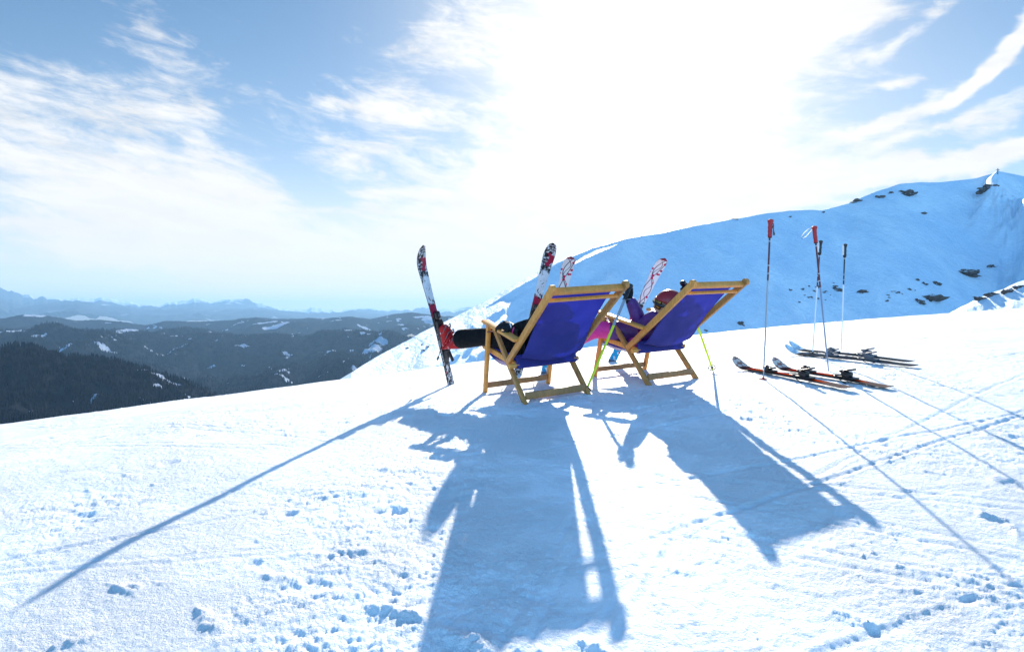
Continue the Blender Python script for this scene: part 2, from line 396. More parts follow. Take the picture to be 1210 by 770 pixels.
def tube(bm,pts,rad,seg=10,caps=True,mi=0):
    pts=[Vector(p) for p in pts]; n=len(pts)
    rads=rad if isinstance(rad,(list,tuple)) else [rad]*n
    ref=None; rings=[]
    for i,p in enumerate(pts):
        d=(pts[min(i+1,n-1)]-pts[max(i-1,0)]).normalized()
        if ref is None: ref=d.orthogonal().normalized()
        ref=(ref-d*ref.dot(d)).normalized(); q=d.cross(ref)
        rings.append([bm.verts.new(p+(ref*math.cos(2*math.pi*k/seg)+q*math.sin(2*math.pi*k/seg))*rads[i]) for k in range(seg)])
    fs=[]
    for i in range(n-1):
        for k in range(seg):
            fs.append(bm.faces.new((rings[i][k],rings[i][(k+1)%seg],rings[i+1][(k+1)%seg],rings[i+1][k])))
    if caps: fs.append(bm.faces.new(rings[0][::-1])); fs.append(bm.faces.new(rings[-1]))
    for f in fs: f.material_index=mi
def skin(name,verts,edges,rad,m,parent,sub=2,root=0,loc=Vector((0,0,0))):
    me=bpy.data.meshes.new('tmp'); me.from_pydata([tuple(Vector(v)-loc) for v in verts],edges,[])
    o=bpy.data.objects.new('tmp',me); C.objects.link(o)
    md=o.modifiers.new('s','SKIN'); md.use_smooth_shade=True
    for i,d in enumerate(me.skin_vertices[0].data):
        r=rad[i]; d.radius=r if isinstance(r,tuple) else (r,r); d.use_root=(i==root)
    sb=o.modifiers.new('u','SUBSURF'); sb.levels=sub; sb.render_levels=sub
    dg=bpy.context.evaluated_depsgraph_get(); dg.update()
    nm=bpy.data.meshes.new_from_object(o.evaluated_get(dg)); bpy.data.objects.remove(o)
    nm.name=name; nm.materials.clear(); nm.materials.append(m)
    nm.polygons.foreach_set('use_smooth',np.full(len(nm.polygons),True))
    r=bpy.data.objects.new(name,nm); C.objects.link(r); r.parent=parent; return r
def joinmesh(objs,name):
    """merge several freshly made meshes into the first"""
    bm=bmesh.new(); mats=[]
    for o in objs:
        me=o.data.copy()
        k=len(mats); mats+=list(me.materials)
        n0=len(bm.faces); bm.from_mesh(me); bm.faces.ensure_lookup_table()
        for f in bm.faces[n0:]: f.material_index+=k
    par=objs[0].parent
    for o in objs: bpy.data.objects.remove(o)
    me=bpy.data.meshes.new(name); bm.to_mesh(me); bm.free()
    for q in mats: me.materials.append(q)
    o=bpy.data.objects.new(name,me); C.objects.link(o); o.parent=par; return o

# ================================================================== SETTING
# near snow field, polar grid
def seg_dist(x,y,a,b):
    ax,ay=a;bx,by=b; L2=(bx-ax)**2+(by-ay)**2; t=np.clip(((x-ax)*(bx-ax)+(y-ay)*(by-ay))/L2,0,1)
    return np.hypot(x-ax-t*(bx-ax),y-ay-t*(by-ay)),t
def snow_detail(x,y):
    r=np.hypot(x,y)
    patch=ss(fbm(x*1.1,y*1.1,3,3),-.05,.55)
    wx_=x+.10*pn(x*3,y*3,40); wy_=y+.10*pn(x*3,y*3,41)
    z=.013*fbm(x*.9,y*.9,2,1)
    z+=.0042*fbm(wx_*4.5,wy_*7,3,5)*(.35+patch)
    z+=.0042*fbm(wx_*15,wy_*21,3,9,.6)*(.45+.65*patch)
    z+=.0021*fbm(x*42,y*56,3,12,.7)*(.45+.9*patch)
    churn=ss(fbm(x*.8+5,y*1.3,3,20),.10,.5)
    z+=.0028*churn*ss(fbm(wx_*9,wy_*15,4,23,.65),.05,.7)
    qx=x+.016*pn(x*28,y*28,43)+.008*pn(x*70,y*70,45); qy=y+.016*pn(x*28,y*28,44)+.008*pn(x*70,y*70,46)
    z+=worley_bumps(qx,qy*1.5,.17,.03,31,.004,.012)*(.25+patch)
    z+=worley_bumps(qx+3,qy*1.4,.06,.12,57,.003,.0075)*(.3+churn)
    # long ski tracks, drawn as shallow grooves
    for (x0,y0,dxy,k,wd,dp_) in TRACKS:
        q=(x-x0)*dxy[1]-(y-y0)*dxy[0]; s=(x-x0)*dxy[0]+(y-y0)*dxy[1]
        q=q+.05*np.sin(s*.7+k)+k*.01*s*s
        fade=ss(pn(s*.5,q*0+k*3,8),-.5,.2)
        z-=fade*dp_*np.exp(-(q/wd)**2); z+=fade*dp_*.5*np.exp(-((np.abs(q)-wd*2.1)/(wd*.7))**2)
    for a,b,hh,wd in BERMS:
        d,t=seg_dist(x,y,a,b); m_=d<wd*5
        n_=np.clip(.80+.9*fbm(x*10,y*15,3,61)+.45*fbm(x*48,y*60,3,63),0,1.6); z+=np.where(m_,.52*hh*np.exp(-((d+.02*pn(x*9,y*9,62))/(wd*.9))**2)*n_*ss(t,-.01,.2)*ss(1-t,-.01,.2)+0,0)
    for (cx,cy),rad_,dp_ in DIVOTS:
        d=np.hypot((x-cx),(y-cy)*.8)/rad_
        dp_=dp_*.5; z+=-dp_*np.exp(-d**4)+dp_*.4*np.exp(-((d-1.35)/.35)**2)*(1+.6*pn(x*20,y*20,70))
    return z
def g2(u,v):
    p=gp(u,v); return (p.x,p.y)
TRACKS=[]
_tr=np.random.default_rng(3)
for i in range(34):
    a=_tr.choice([R(62),R(75),R(-65),R(20),R(105),R(50)])+_tr.uniform(-.15,.15)
    x0=_tr.uniform(-2,4); y0=_tr.uniform(1.3,6); k=_tr.uniform(-1,1)
    TRACKS.append((x0,y0,(math.sin(a),math.cos(a)),k,.012,.0030)); TRACKS.append((x0+.09,y0+.05,(math.sin(a),math.cos(a)),k,.011,.0027))
BERMS=[]
for (u0,v0,u1,v1,hh,wd) in [(330,655,455,650,.018,.020),(425,715,510,735,.02,.018),(500,740,590,766,.022,.02),(225,715,262,748,.02,.018),(175,690,215,690,.012,.012),
    (120,690,170,700,.01,.012),(305,680,360,690,.014,.012),(45,770,130,745,.016,.014),(975,722,1042,748,.02,.014),(1000,640,1040,655,.014,.014),(1050,668,1090,672,.014,.014),
    (1120,700,1190,712,.02,.018),(1150,605,1210,620,.02,.02),(1075,590,1110,598,.014,.016),(980,572,1010,566,.012,.014),(1085,556,1130,560,.012,.014),(1185,610,1210,640,.018,.02),
    (670,752,725,775,.018,.016),(140,560,190,575,.012,.012),(270,600,340,604,.008,.01),(200,548,240,545,.012,.015),(455,560,520,565,.008,.012),(300,640,325,628,.012,.012),
    (850,560,900,575,.009,.014),(905,590,960,603,.009,.014),(120,600,100,575,.01,.012),(600,690,640,705,.01,.012),(380,500,420,498,.012,.02),(230,515,262,514,.012,.02)]:
    BERMS.append((g2(u0,v0),g2(u1,v1),hh,wd))
_b=np.random.default_rng(77)
for i in range(60):
    x0=_b.uniform(-2.2,4.2); y0=_b.uniform(1.5,6.5); a=_b.normal(0,.5); l_=_b.uniform(.04,.16); BERMS.append(((x0,y0),(x0+l_*math.cos(a),y0+l_*math.sin(a)),_b.uniform(.006,.014),_b.uniform(.008,.014)))
PRINTS=[]
for i in range(70):
    PRINTS.append(((_b.uniform(-.7,3.6),_b.uniform(3.2,6.2)),_b.uniform(.035,.055),_b.uniform(.008,.016)))
DIVOTS=PRINTS+[(g2(342,607),.028,.02),(g2(470,605),.03,.014),(g2(447,557),.035,.016),(g2(375,512),.04,.012),(g2(780,565),.03,.012),(g2(112,517),.05,.02),(g2(200,549),.04,.015),
    (g2(540,548),.03,.01),(g2(1200,575),.05,.02),(g2(860,640),.02,.008),(g2(300,668),.02,.01),(g2(715,250+390),.02,.006)]
azs=np.concatenate([np.arange(-180,-52,4.),np.arange(-52,-45,.6),np.arange(-45,45.01,.085),np.arange(45.6,52,.6),np.arange(56,181,4.)])
rs=np.concatenate([[.02,.3,.7,1.0],np.exp(np.arange(math.log(1.2),math.log(24),.0046)),np.exp(np.arange(math.log(24.4),math.log(150),.06))])
A,RR=np.meshgrid(np.radians(azs),rs); X=RR*np.sin(A); Y=RR*np.cos(A)
Z=ground(X,Y); det=np.zeros_like(Z); mk=(np.abs(A)<R(53))&(RR>1.1)&(RR<26)
det[mk]=snow_detail(X[mk],Y[mk]); Z=Z+det
snow=grid_mesh('snow_ground',X,Y,Z,M['snow']); flip_up(snow); tag(snow,kind='structure')

# ---- terrain from crest lines
def az_of(u): return np.arctan((np.asarray(u,float)-605)/F_PX)
def z_over_d(u,v): # tangent of elevation, horizontal distance
    return (HV-np.asarray(v,float))/F_PX*np.cos(az_of(u))
# snow ridge on the right
RC=np.array([(200,560),(300,505),(380,462),(415,440),(450,419),(500,392),(520,382),(550,368),(580,352),(620,330),(660,308),(700,293),(740,282),(780,275),(830,265),(880,256),(930,249),(970,248.5),
    (1000,240),(1035,226),(1060,218),(1080,216),(1110,215.5),(1135,213),(1150,211),(1168,206),(1179,203),(1195,206),(1210,209),(1260,225),(1350,235),(1500,260),(1750,300)],float)
def smooth_interp(x,xp,fp):
    y=np.interp(x,xp,fp); return y
us=np.concatenate([np.arange(200,1230,1.2),np.arange(1230,1750,8.)])
cv=smooth_interp(us,RC[:,0],RC[:,1]); k_=np.array([1,2,3,2,1.])/9; cvp=np.pad(cv,2,'edge'); cv=np.convolve(cvp,k_,'valid')
cv=cv+.7*fbm(us*.03,us*0,3,80)
Dc=np.interp(us,[200,415,640,900,1180,1400,1750],[120,185,330,520,720,800,900])
ds=np.concatenate([-np.array([400,250,150,90,50,25,12,5,2.])[:],np.arange(0,60,1.0),np.arange(60,200,1.7),np.arange(200,640,8)])
zc=Dc*z_over_d(us,cv); nD=len(ds); Zr=np.zeros((nD,len(us))); Dr=np.zeros_like(Zr)
i0=np.searchsorted(ds,0)
aza=az_of(us)
for j in range(i0): 
    Dr[j]=Dc-ds[j]*1.0; Zr[j]=zc-.45*np.abs(ds[j])*(np.abs(ds[j])/(np.abs(ds[j])+15))
Dr[i0]=Dc; Zr[i0]=zc
def in_poly(u,v,c,ax,ay,ang,soft):
    ca,sa=math.cos(R(ang)),math.sin(R(ang)); p=((u-c[0])*ca+(v-c[1])*sa)/ax; q=(-(u-c[0])*sa+(v-c[1])*ca)/ay
    return ss(1.15-np.hypot(p,q),0,soft)
wob=lambda u,v,s:fbm(u*.03,v*.05,3,s)
for j in range(i0+1,nD):
    dd=ds[j]-ds[j-1]; v=HV-Zr[j-1]/Dr[j-1]*F_PX/np.cos(aza); q=v-cv
    sl_=.66+.05*fbm(us*.012,np.full_like(us,ds[j]*.02),2,84)
    lit=np.zeros_like(us)
    wob_=wob(us,v,90)
    st=fbm(us*.02-v*.006,(v+us*.55)*.13,3,91)      # wind streaks running down to the left
    left=ss(705-us,0,130)
    so=fbm(us*.006+q*.004,q*.12+us*.004,4,91)
    band=np.clip(.42+1.4*so+.75*np.exp(-(q/7.)**2)+.5*np.exp(-((q-30)/9.)**2)*ss(620-us,0,60),0,1)*ss(85-q,0,50)
    litL=left*band
    st2=fbm(us*.015,(v+us*.40)*.16,3,92)
    litL=np.maximum(litL,in_poly(us,v,(694,304),80,17,-24,.95)*ss(st2,-.7,.6)*.72)
    litL=np.maximum(litL,in_poly(us,v,(706,329),36,8,-26,.9)*ss(st2,-.6,.4)*.8)
    wv=fbm(us*.02,v*.03,3,93)
    s1_=ss(us+.75*(v-206),1142+7*wv,1186)*ss(240-v,0,14); s2_=ss(us-.55*(v-240),1166+14*wv,1200)*ss(305-v,0,25)
    sp=0*s1_
    if j==i0+1: Zref=zc.copy()
    Zref=Zref-sl_*dd; defi=np.clip(Zr[j-1]-Zref,0,60)
    rec=np.clip(defi*.02,0,.35)*(1-sp)*ss(us,1110,1130)*ss(1215-us,0,60)
    sl_=sl_*(1-sp)+sp*(.33+.08*fbm(us*.03,v*.05,3,94))+rec
    near=1-np.exp(-ds[j]/3.)
    s_=sl_*near*(1-lit)+lit*.33+.012*(1-near)
    s_=s_*(1-litL)+litL*.27
    Dr[j]=Dr[j-1]-dd; Dr[j]=np.maximum(Dr[j],30); Zr[j]=Zr[j-1]-s_*dd*np.where(Dr[j]<=30,.2,1)
kk=np.array([1,3,5,6,5,3,1.]);kk/=kk.sum(); Zs=np.apply_along_axis(lambda r_:np.convolve(np.pad(r_,3,'edge'),kk,'valid'),1,Zr); Zr[i0+3:]=Zs[i0+3:]
Lat=np.broadcast_to((aza*Dc)[None,:],Zr.shape); DS=np.broadcast_to(ds[:,None],Zr.shape); iS=np.argmin(abs(us-1179)); s0=(aza*Dc)[iS]
wig=fbm(DS/40.,Lat/60.,3,131)
def rib(c,wd,dec):
    t=(Lat-c)/wd; return np.where(t<0,ss(t,-1.,0.),np.exp(-np.maximum(t,0)*wd/dec))
Zr=Zr+12*ss(DS,2,30)*ss(115-DS,0,45)*rib(s0-.26*DS+1+4*wig,24,24)
Zr=Zr+36*ss(DS,36,125)*rib(s0+8+.34*(DS-60)+9*wig,46,90)*(1+.25*fbm(Lat/9.,DS/30.,3,133))
Zr=Zr+9*ss(DS,150,200)*rib(s0+30+.1*(DS-180)+7*wig,20,40)
Xr=Dr*np.sin(aza); Yr=Dr*np.cos(aza)
on=(ds>2)[:,None]*1.
Zr+=on*ss(np.broadcast_to(ds[:,None],Zr.shape),2,30)*((.35+.75*ss(us,650,850))[None,:]*1.0*fbm(Xr*.02,Yr*.02,4,100)+.22*fbm(Xr*.11+Yr*.05,Yr*.03,3,105)+5.0*(ss(us,1150,1195)[None,:]*ss(np.broadcast_to(ds[:,None],Zr.shape),4,50))*fbm((aza*Dc)[None,:]/26+ds[:,None]*.006,np.broadcast_to(ds[:,None]*.007,Zr.shape),3,111)+2.6*ss(us,700,900)[None,:]*fbm(Xr*.022+Yr*.010,Yr*.004-Xr*.002,3,108))
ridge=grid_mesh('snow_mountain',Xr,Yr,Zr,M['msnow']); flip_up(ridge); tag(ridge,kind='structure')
# nearer sunlit spur low on the right
SC=np.array([(1060,400),(1100,385),(1135,362),(1160,350),(1190,339),(1215,327),(1260,310),(1350,292),(1500,280)],float)
su=np.arange(1060,1500,1.5); svv=np.interp(su,SC[:,0],SC[:,1])+1.2*fbm(su*.06,su*0,3,120); sa=az_of(su); sD=260.
sd_=np.concatenate([-np.array([120,70,40,20,10,4.]),np.arange(0,110,1.2)]); S1,_=np.meshgrid(sd_,su,indexing='ij')
Ds=sD-S1; Xs=Ds*np.sin(sa); Ys=Ds*np.cos(sa); Zs_=(sD*z_over_d(su,svv))[None,:]-np.where(S1>0,.66*S1*(S1/(S1+7)),.5*np.abs(S1))+ss(np.abs(S1),0,10)*(1.3*fbm(Xs*.05,Ys*.05,4,122)+.5*fbm(Xs*.2,Ys*.08,3,124))
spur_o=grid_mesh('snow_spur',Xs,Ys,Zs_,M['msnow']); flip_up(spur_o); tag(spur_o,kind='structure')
from mathutils.bvhtree import BVHTree
def bvh(o):
    me=o.data; return BVHTree.FromPolygons([v.co for v in me.vertices],[p.vertices for p in me.polygons])
rb=bvh(ridge)
rb2=bvh(spur_o)
def hit(u,v,tree=None):
    a_=rb.ray_cast(Vector((0,0,0)),ray(u,v).normalized()); b_=rb2.ray_cast(Vector((0,0,0)),ray(u,v).normalized())
    if b_[0] is not None and (a_[0] is None or b_[3]<a_[3]): return b_[0],b_[1]
    return a_[0],a_[1]
def hit_old(u,v,tree=rb):
    l,n,i,d=tree.ray_cast(Vector((0,0,0)),ray(u,v).normalized()); return l,n

# wooded hills and far ranges
def crest_range(name,pts,D,front,back,fs,bs,amp,nscale,m,seed,snowfn,step_u=2.,nr=90,bumpv=0,crest_noise=.0):
    pts=np.array(pts,float); u=np.arange(pts[0,0],pts[-1,0]+.1,step_u); v=np.interp(u,pts[:,0],pts[:,1])
    if crest_noise: v=v+crest_noise*fbm(u*.09,u*0,5,seed+50,.5)
    a=az_of(u); z0=D*z_over_d(u,v)
    d=np.concatenate([-np.linspace(back,0,20,endpoint=False),np.linspace(0,front,nr)]) # positive: towards the camera
    dd,_=np.meshgrid(d,u,indexing='ij'); Dm=D-dd; Xh=Dm*np.sin(a); Yh=Dm*np.cos(a)
    Zh=z0[None,:]-np.where(dd>0,fs*dd*(np.abs(dd)/(np.abs(dd)+front*.06)),bs*np.abs(dd))
    damp=ss(np.abs(dd),0,front*.25); Zh=Zh+damp*amp*fbm(Xh*nscale,Yh*nscale,5,seed)
    # gullies running down the slope
    along=np.broadcast_to((a*D)[None,:],Xh.shape); Zh+=damp*amp*.6*(np.abs(fbm(along*nscale*1.8+dd*nscale*.5,dd*nscale*.4,4,seed+3)))
    if bumpv: Zh+=bumpv*fbm(Xh/25.,Yh/25.,3,seed+9)
    sn=snowfn(Xh,Yh,dd,along,np.broadcast_to(u[None,:],Xh.shape))
    o=grid_mesh(name,Xh,Yh,Zh,m,sn); flip_up(o); tag(o,kind='structure'); return o,Xh,Yh,Zh,sn
def sn_hill(seed,thr,s1,s2):
    def f(x,y,dd,al,u):
        p=ss(fbm(x*s1,y*s1*.6,4,seed),thr,thr+.25); q=ss(fbm(x*s2,y*s2*.5,4,seed+7),thr+.0,thr+.2)
        return np.clip(np.maximum(p*.95,q*.9),0,1)
    return f
HA=[(-300,384),(-60,379),(0,377),(45,376),(99,379.6),(119,378),(149,381.6),(171,384.5),(203,381),(248,379.6),(273,378.5),(302,375),(324,377),(362,376.6),(419,375),(438,377),(466,371),(486,369),(510,372),(560,378),(700,385)]
HB=[(-300,385),(0,391),(62,391),(149,393),(211,397),(243,394),(285,397),(324,396),(357,400),(379,395),(409,390),(443,392),(466,395),(500,402),(620,430)]
HC=[(-300,400),(-60,420),(0,412),(15,409),(37,411),(74,421),(124,425),(174,437),(211,449),(235,461),(300,490),(420,530)]
HD=[(-300,352),(-40,342),(0,345),(10,348.6),(37,352),(57,353),(84,353),(99,354),(114,353.5),(131,353.5),(149,357),(183,361.7),(206,357),(229,353.5),(248,357),(275,354),(297,357),(322,362),(349,366.5),(369,363.5),(399,368),(421,366),(456,364),(480,366),(503,361.7),(523,365),(620,362),(750,360)]
HE=[(-300,362),(0,364),(40,361),(90,356),(130,360),(170,366),(230,366),(300,364),(370,370),(450,371),(520,372),(620,371),(750,371)]
crest_range('far_mountains',HD,30000,11000,4000,.085,.1,260,1/4200.,M['farhill'],300,lambda x,y,dd,al,u:np.clip(ss(-dd,-4500,-200)*.85+.35*fbm(al/900.,dd/1300.,4,310)+.0,0,1),1.2,90,crest_noise=2.2)
crest_range('far_foothills',HE,24000,7000,3000,.06,.06,160,1/3000.,M['farhill'],320,lambda x,y,dd,al,u:np.clip(.12+.35*fbm(al/1100.,dd/1500.,4,330),0,1),1.5,60,crest_noise=.7)
crest_range('distant_wooded_hills',HA,9000,3200,2200,.085,.10,110,1/1500.,M['hill'],340,sn_hill(350,.55,1/700.,1/160.),1.2,110,6)
hb,Xb,Yb,Zb,Sb=crest_range('wooded_hills',HB,5200,2700,1500,.135,.12,130,1/900.,M['hill'],360,sn_hill(371,.52,1/400.,1/90.),1.,190,7)
hc,Xc,Yc,Zc,Sc=crest_range('wooded_spur',HC,2000,900,700,.33,.3,50,1/350.,M['hill'],380,sn_hill(397,.58,1/200.,1/50.),1.2,160,4)
a=np.radians(np.arange(-180,180.1,3.)); r=np.array([200,1000,3000,6000,12000,20000,26000,33000.]); A2,R2=np.meshgrid(a,r)
vf=grid_mesh('valley_floor',R2*np.sin(A2),R2*np.cos(A2),-420-.0*R2-200*np.exp(-R2/3000),M['valley']); flip_up(vf); tag(vf,kind='structure')
def forest(name,Xh,Yh,Zh,S,n,h0,h1,seed,ucut):
    r_=np.random.default_rng(seed); nr,nc=Xh.shape
    i=r_.uniform(0,nr-1.01,n*3); j=r_.uniform(0,nc-1.01,n*3); ii=i.astype(int);jj=j.astype(int);fi=i-ii;fj=j-jj
    L=lambda G:(G[ii,jj]*(1-fi)*(1-fj)+G[ii+1,jj]*fi*(1-fj)+G[ii,jj+1]*(1-fi)*fj+G[ii+1,jj+1]*fi*fj)
    x,y,z,s=L(Xh),L(Yh),L(Zh),L(S)
    dens=fbm(x/60.,y/60.,3,seed+5)
    k=(s<.35+.3*r_.random(len(s)))&(dens>-.55+.5*r_.random(len(s))); u=605+F_PX*x/y; k&=(u>-120)&(u<ucut)
    x,y,z=x[k][:n],y[k][:n],z[k][:n]; m=len(x); h=r_.uniform(h0,h1,m); rad=h*r_.uniform(.16,.24,m); ph=r_.uniform(0,6.28,m)
    K=5; V=[];off=0
    ang=ph[:,None]+np.arange(K)[None,:]*2*np.pi/K
    def ring(hz,rr): return np.stack([x[:,None]+np.cos(ang)*(rad*rr)[:,None],y[:,None]+np.sin(ang)*(rad*rr)[:,None],np.broadcast_to((z+h*hz)[:,None],ang.shape)],-1)
    r1=ring(.08,np.ones(m)); r2=ring(.5,np.full(m,.62)); r3=ring(.48,np.full(m,.36)); top=np.stack([x,y,z+h],-1)[:,None,:]
    P=np.concatenate([r1,r3,r2,top],1); nv=3*K+1; co=P.reshape(-1,3).astype(np.float32)
    f=[]
    for q in range(K):
        q2=(q+1)%K; f.append((q,q2,K+q2)); f.append((q,K+q2,K+q)); f.append((2*K+q,2*K+q2,3*K))
    f=np.array(f,np.int32); fa=(f[None]+(np.arange(m)*nv)[:,None,None]).reshape(-1,3)
    me=bpy.data.meshes.new(name); me.vertices.add(len(co)); me.vertices.foreach_set('co',co.ravel()); me.loops.add(fa.size); me.loops.foreach_set('vertex_index',fa.ravel())
    me.polygons.add(len(fa)); me.polygons.foreach_set('loop_start',np.arange(0,fa.size,3,dtype=np.int32)); me.update(calc_edges=True); me.materials.append(M['conifer'])
    o=bpy.data.objects.new(name,me); C.objects.link(o); tag(o,kind='stuff'); return o
tag(forest('conifer_forest',Xc,Yc,Zc,Sc,16000,9,19,500,300),'dark conifer forest on the nearest spur at the left','forest')
tag(forest('conifer_forest',Xb,Yb,Zb,Sb,34000,12,22,520,560),'blue dark forest over the wide hills in mid distance','forest')

# ------------------------------------------------------------------ haze
bm=bmesh.new(); bmesh.ops.create_cube(bm,size=1.)
bmesh.ops.transform(bm,matrix=Matrix.Translation((0,0,90))@Matrix.Diagonal((72000,72000,1440,1)),verts=bm.verts)
hz=link('haze',bm,None,smooth=False,mats=[]); tag(hz,'pale blue air haze between the viewer and the far ranges','haze',kind='stuff')
hm=bpy.data.materials.new('air_haze'); hm.use_nodes=True; hn=hm.node_tree; hn.nodes.clear()
pv=hn.nodes.new('ShaderNodeVolumePrincipled'); pv.inputs['Color'].default_value=(.36,.65,1,1); pv.inputs['Density'].default_value=4.4e-5; pv.inputs['Anisotropy'].default_value=.2
ho=hn.nodes.new('ShaderNodeOutputMaterial'); hn.links.new(pv.outputs[0],ho.inputs['Volume']); hz.data.materials.clear(); hz.data.materials.append(hm)

# ================================================================== OBJECTS
# ---- rocks on the mountain
def rock(u,v,wpx,hpx,label,group=None,seed=0):
    l,n=hit(u,v)
    if l is None: return
    d=l.length; s=d/F_PX; bm=bmesh.new(); bmesh.ops.create_icosphere(bm,subdivisions=3,radius=1.)
    rr=np.random.default_rng(seed+int(u*7)); o1,o2=rr.uniform(0,50,2)
    co=np.array([v_.co for v_ in bm.verts]); nn=fbm(co[:,0]*1.3+o1+co[:,2],co[:,1]*1.3+o2+co[:,2]*.7,4,7,.6)
    for q,v_ in enumerate(bm.verts):
        c=v_.co*(1+.95*nn[q])*.92; v_.co=Vector((c.x*wpx*s*.5,c.y*hpx*s*.5,c.z*hpx*s*.42))
    o=link('rock_outcrop',bm,M['rock'],smooth=False); o.location=l-Vector((0,0,.12*hpx*s)); o.rotation_euler=(0,R(rr.uniform(-15,15)),-math.atan2(l.x,l.y))
    return tag(o,label,'rock',group)
RK=[(1070,229,15,9,'largest dark outcrop right below the skyline of the snow ridge'),(1039,233,9,5,'dark outcrop on the ridge left of the largest one'),
 (1011,238,9,6,'dark outcrop where the ridge dips, farthest left of the crest rocks'),(1052,228,4,3,'small dark stone between the two crest outcrops'),(972,251,4,2.5,'lone small dark stone in the saddle of the ridge'),
 (1167,222,15,8,'dark rock band below the summit cross'),(1090,252,6,2.5,'small low rock lying alone high in the shaded face'),(933,256,3.5,2,'tiny stone below the crest above the red ski poles'),
 (868,259,7,2,'flat dark stone near the crest over the right deck chair'),(1140,322,20,8,'long dark rock band in the lower right of the shaded face'),(1105,334,9,4,'dark rock at the foot of the face, left of the long rock band'),
 (1092,335,6,3,'small rock left of the dark rock under the long band'),(1168,315,8,4,'rock to the right of the long band near the sunlit slope'),(1017,345,9,5,'round dark rock just right of the black gripped ski pole'),
 (1098,352,22,9,'broad dark outcrop on the brow at the foot of the face'),(1085,356,10,5,'low dark outcrop touching the brow left of the broad one'),(874,382,9,6,'dark block on the brow just left of the tall red pole'),
 (989,342,9,5,'dark rock seen right behind the black gripped ski pole'),(833,390,6,3,'small block on the brow under the right deck chair back'),(1175,348,10,5,'dark slab on the lower sunlit spur at the right'),
 (1192,344,8,7,'upright dark slab on the sunlit spur near the right edge'),(1161,353,12,5,'low dark slab where the sunlit spur meets the brow'),(1205,339,9,5,'dark slab at the right edge above the sunlit spur'),(474,403,5,5,'dark rock on the far snowy edge above the forest'),(514,441,10,4,'thin dark rocks left of the ski with the red boot',)]
for q in RK: rock(*q,seed=11)
_r=np.random.default_rng(21)
for (cu,cv_,su,sv,n,lab) in [(960,345,26,10,18,'tiny dark stone in the scatter behind the crossed ski poles'),(1062,345,30,9,12,'tiny dark stone in the scatter at the foot of the face'),
        (840,402,18,6,10,'tiny dark stone in the scatter behind the right deck chair'),(495,400,24,22,10,'tiny dark stone on the far snowy spur at the left')]:
    for i in range(n):
        u=cu+_r.normal()*su*.6; v=cv_+_r.normal()*sv*.6+(-(u-cu)*.25 if cu>500 else -(u-cu)*.7)
        sz=_r.uniform(1.0,2.8); rock(u,v,sz*1.6,sz,lab,lab.replace('tiny dark stone','stones'),seed=30+i)

# summit cross
l,n=hit(1179,206)
if l:
    l=Vector((l.x,l.y,l.z-.3)); k=l.length/F_PX; bm=bmesh.new()
    beam(bm,(0,0,0),(0,0,5.5*k),.45,.45,bev=0); beam(bm,(-1.5*k,0,4*k),(1.5*k,0,4*k),.4,.4,side=Vector((0,1,0)),bev=0)
    o=link('summit_cross',bm,M['black'],smooth=False); o.location=l; tag(o,'tiny wooden cross standing on the snowy summit','cross')

# ---- deck chairs
CH=[dict(o=(.22778,4.15079,-.60724),r=(24.5355,.66606,-4.33768)),dict(o=(1.20297,4.72891,-.54378),r=(27.44375,.91943,-2.70918))]
def pose(c):
    a,tx,ty=c['r']; return Matrix.Translation(c['o'])@Matrix.Rotation(R(a),4,'Z')@Matrix.Rotation(R(ty),4,'Y')@Matrix.Rotation(R(tx),4,'X')
W=.6069; XO=W/2-.017; XI=W/2-.048          # leg frame outside, seat and back frame inside it
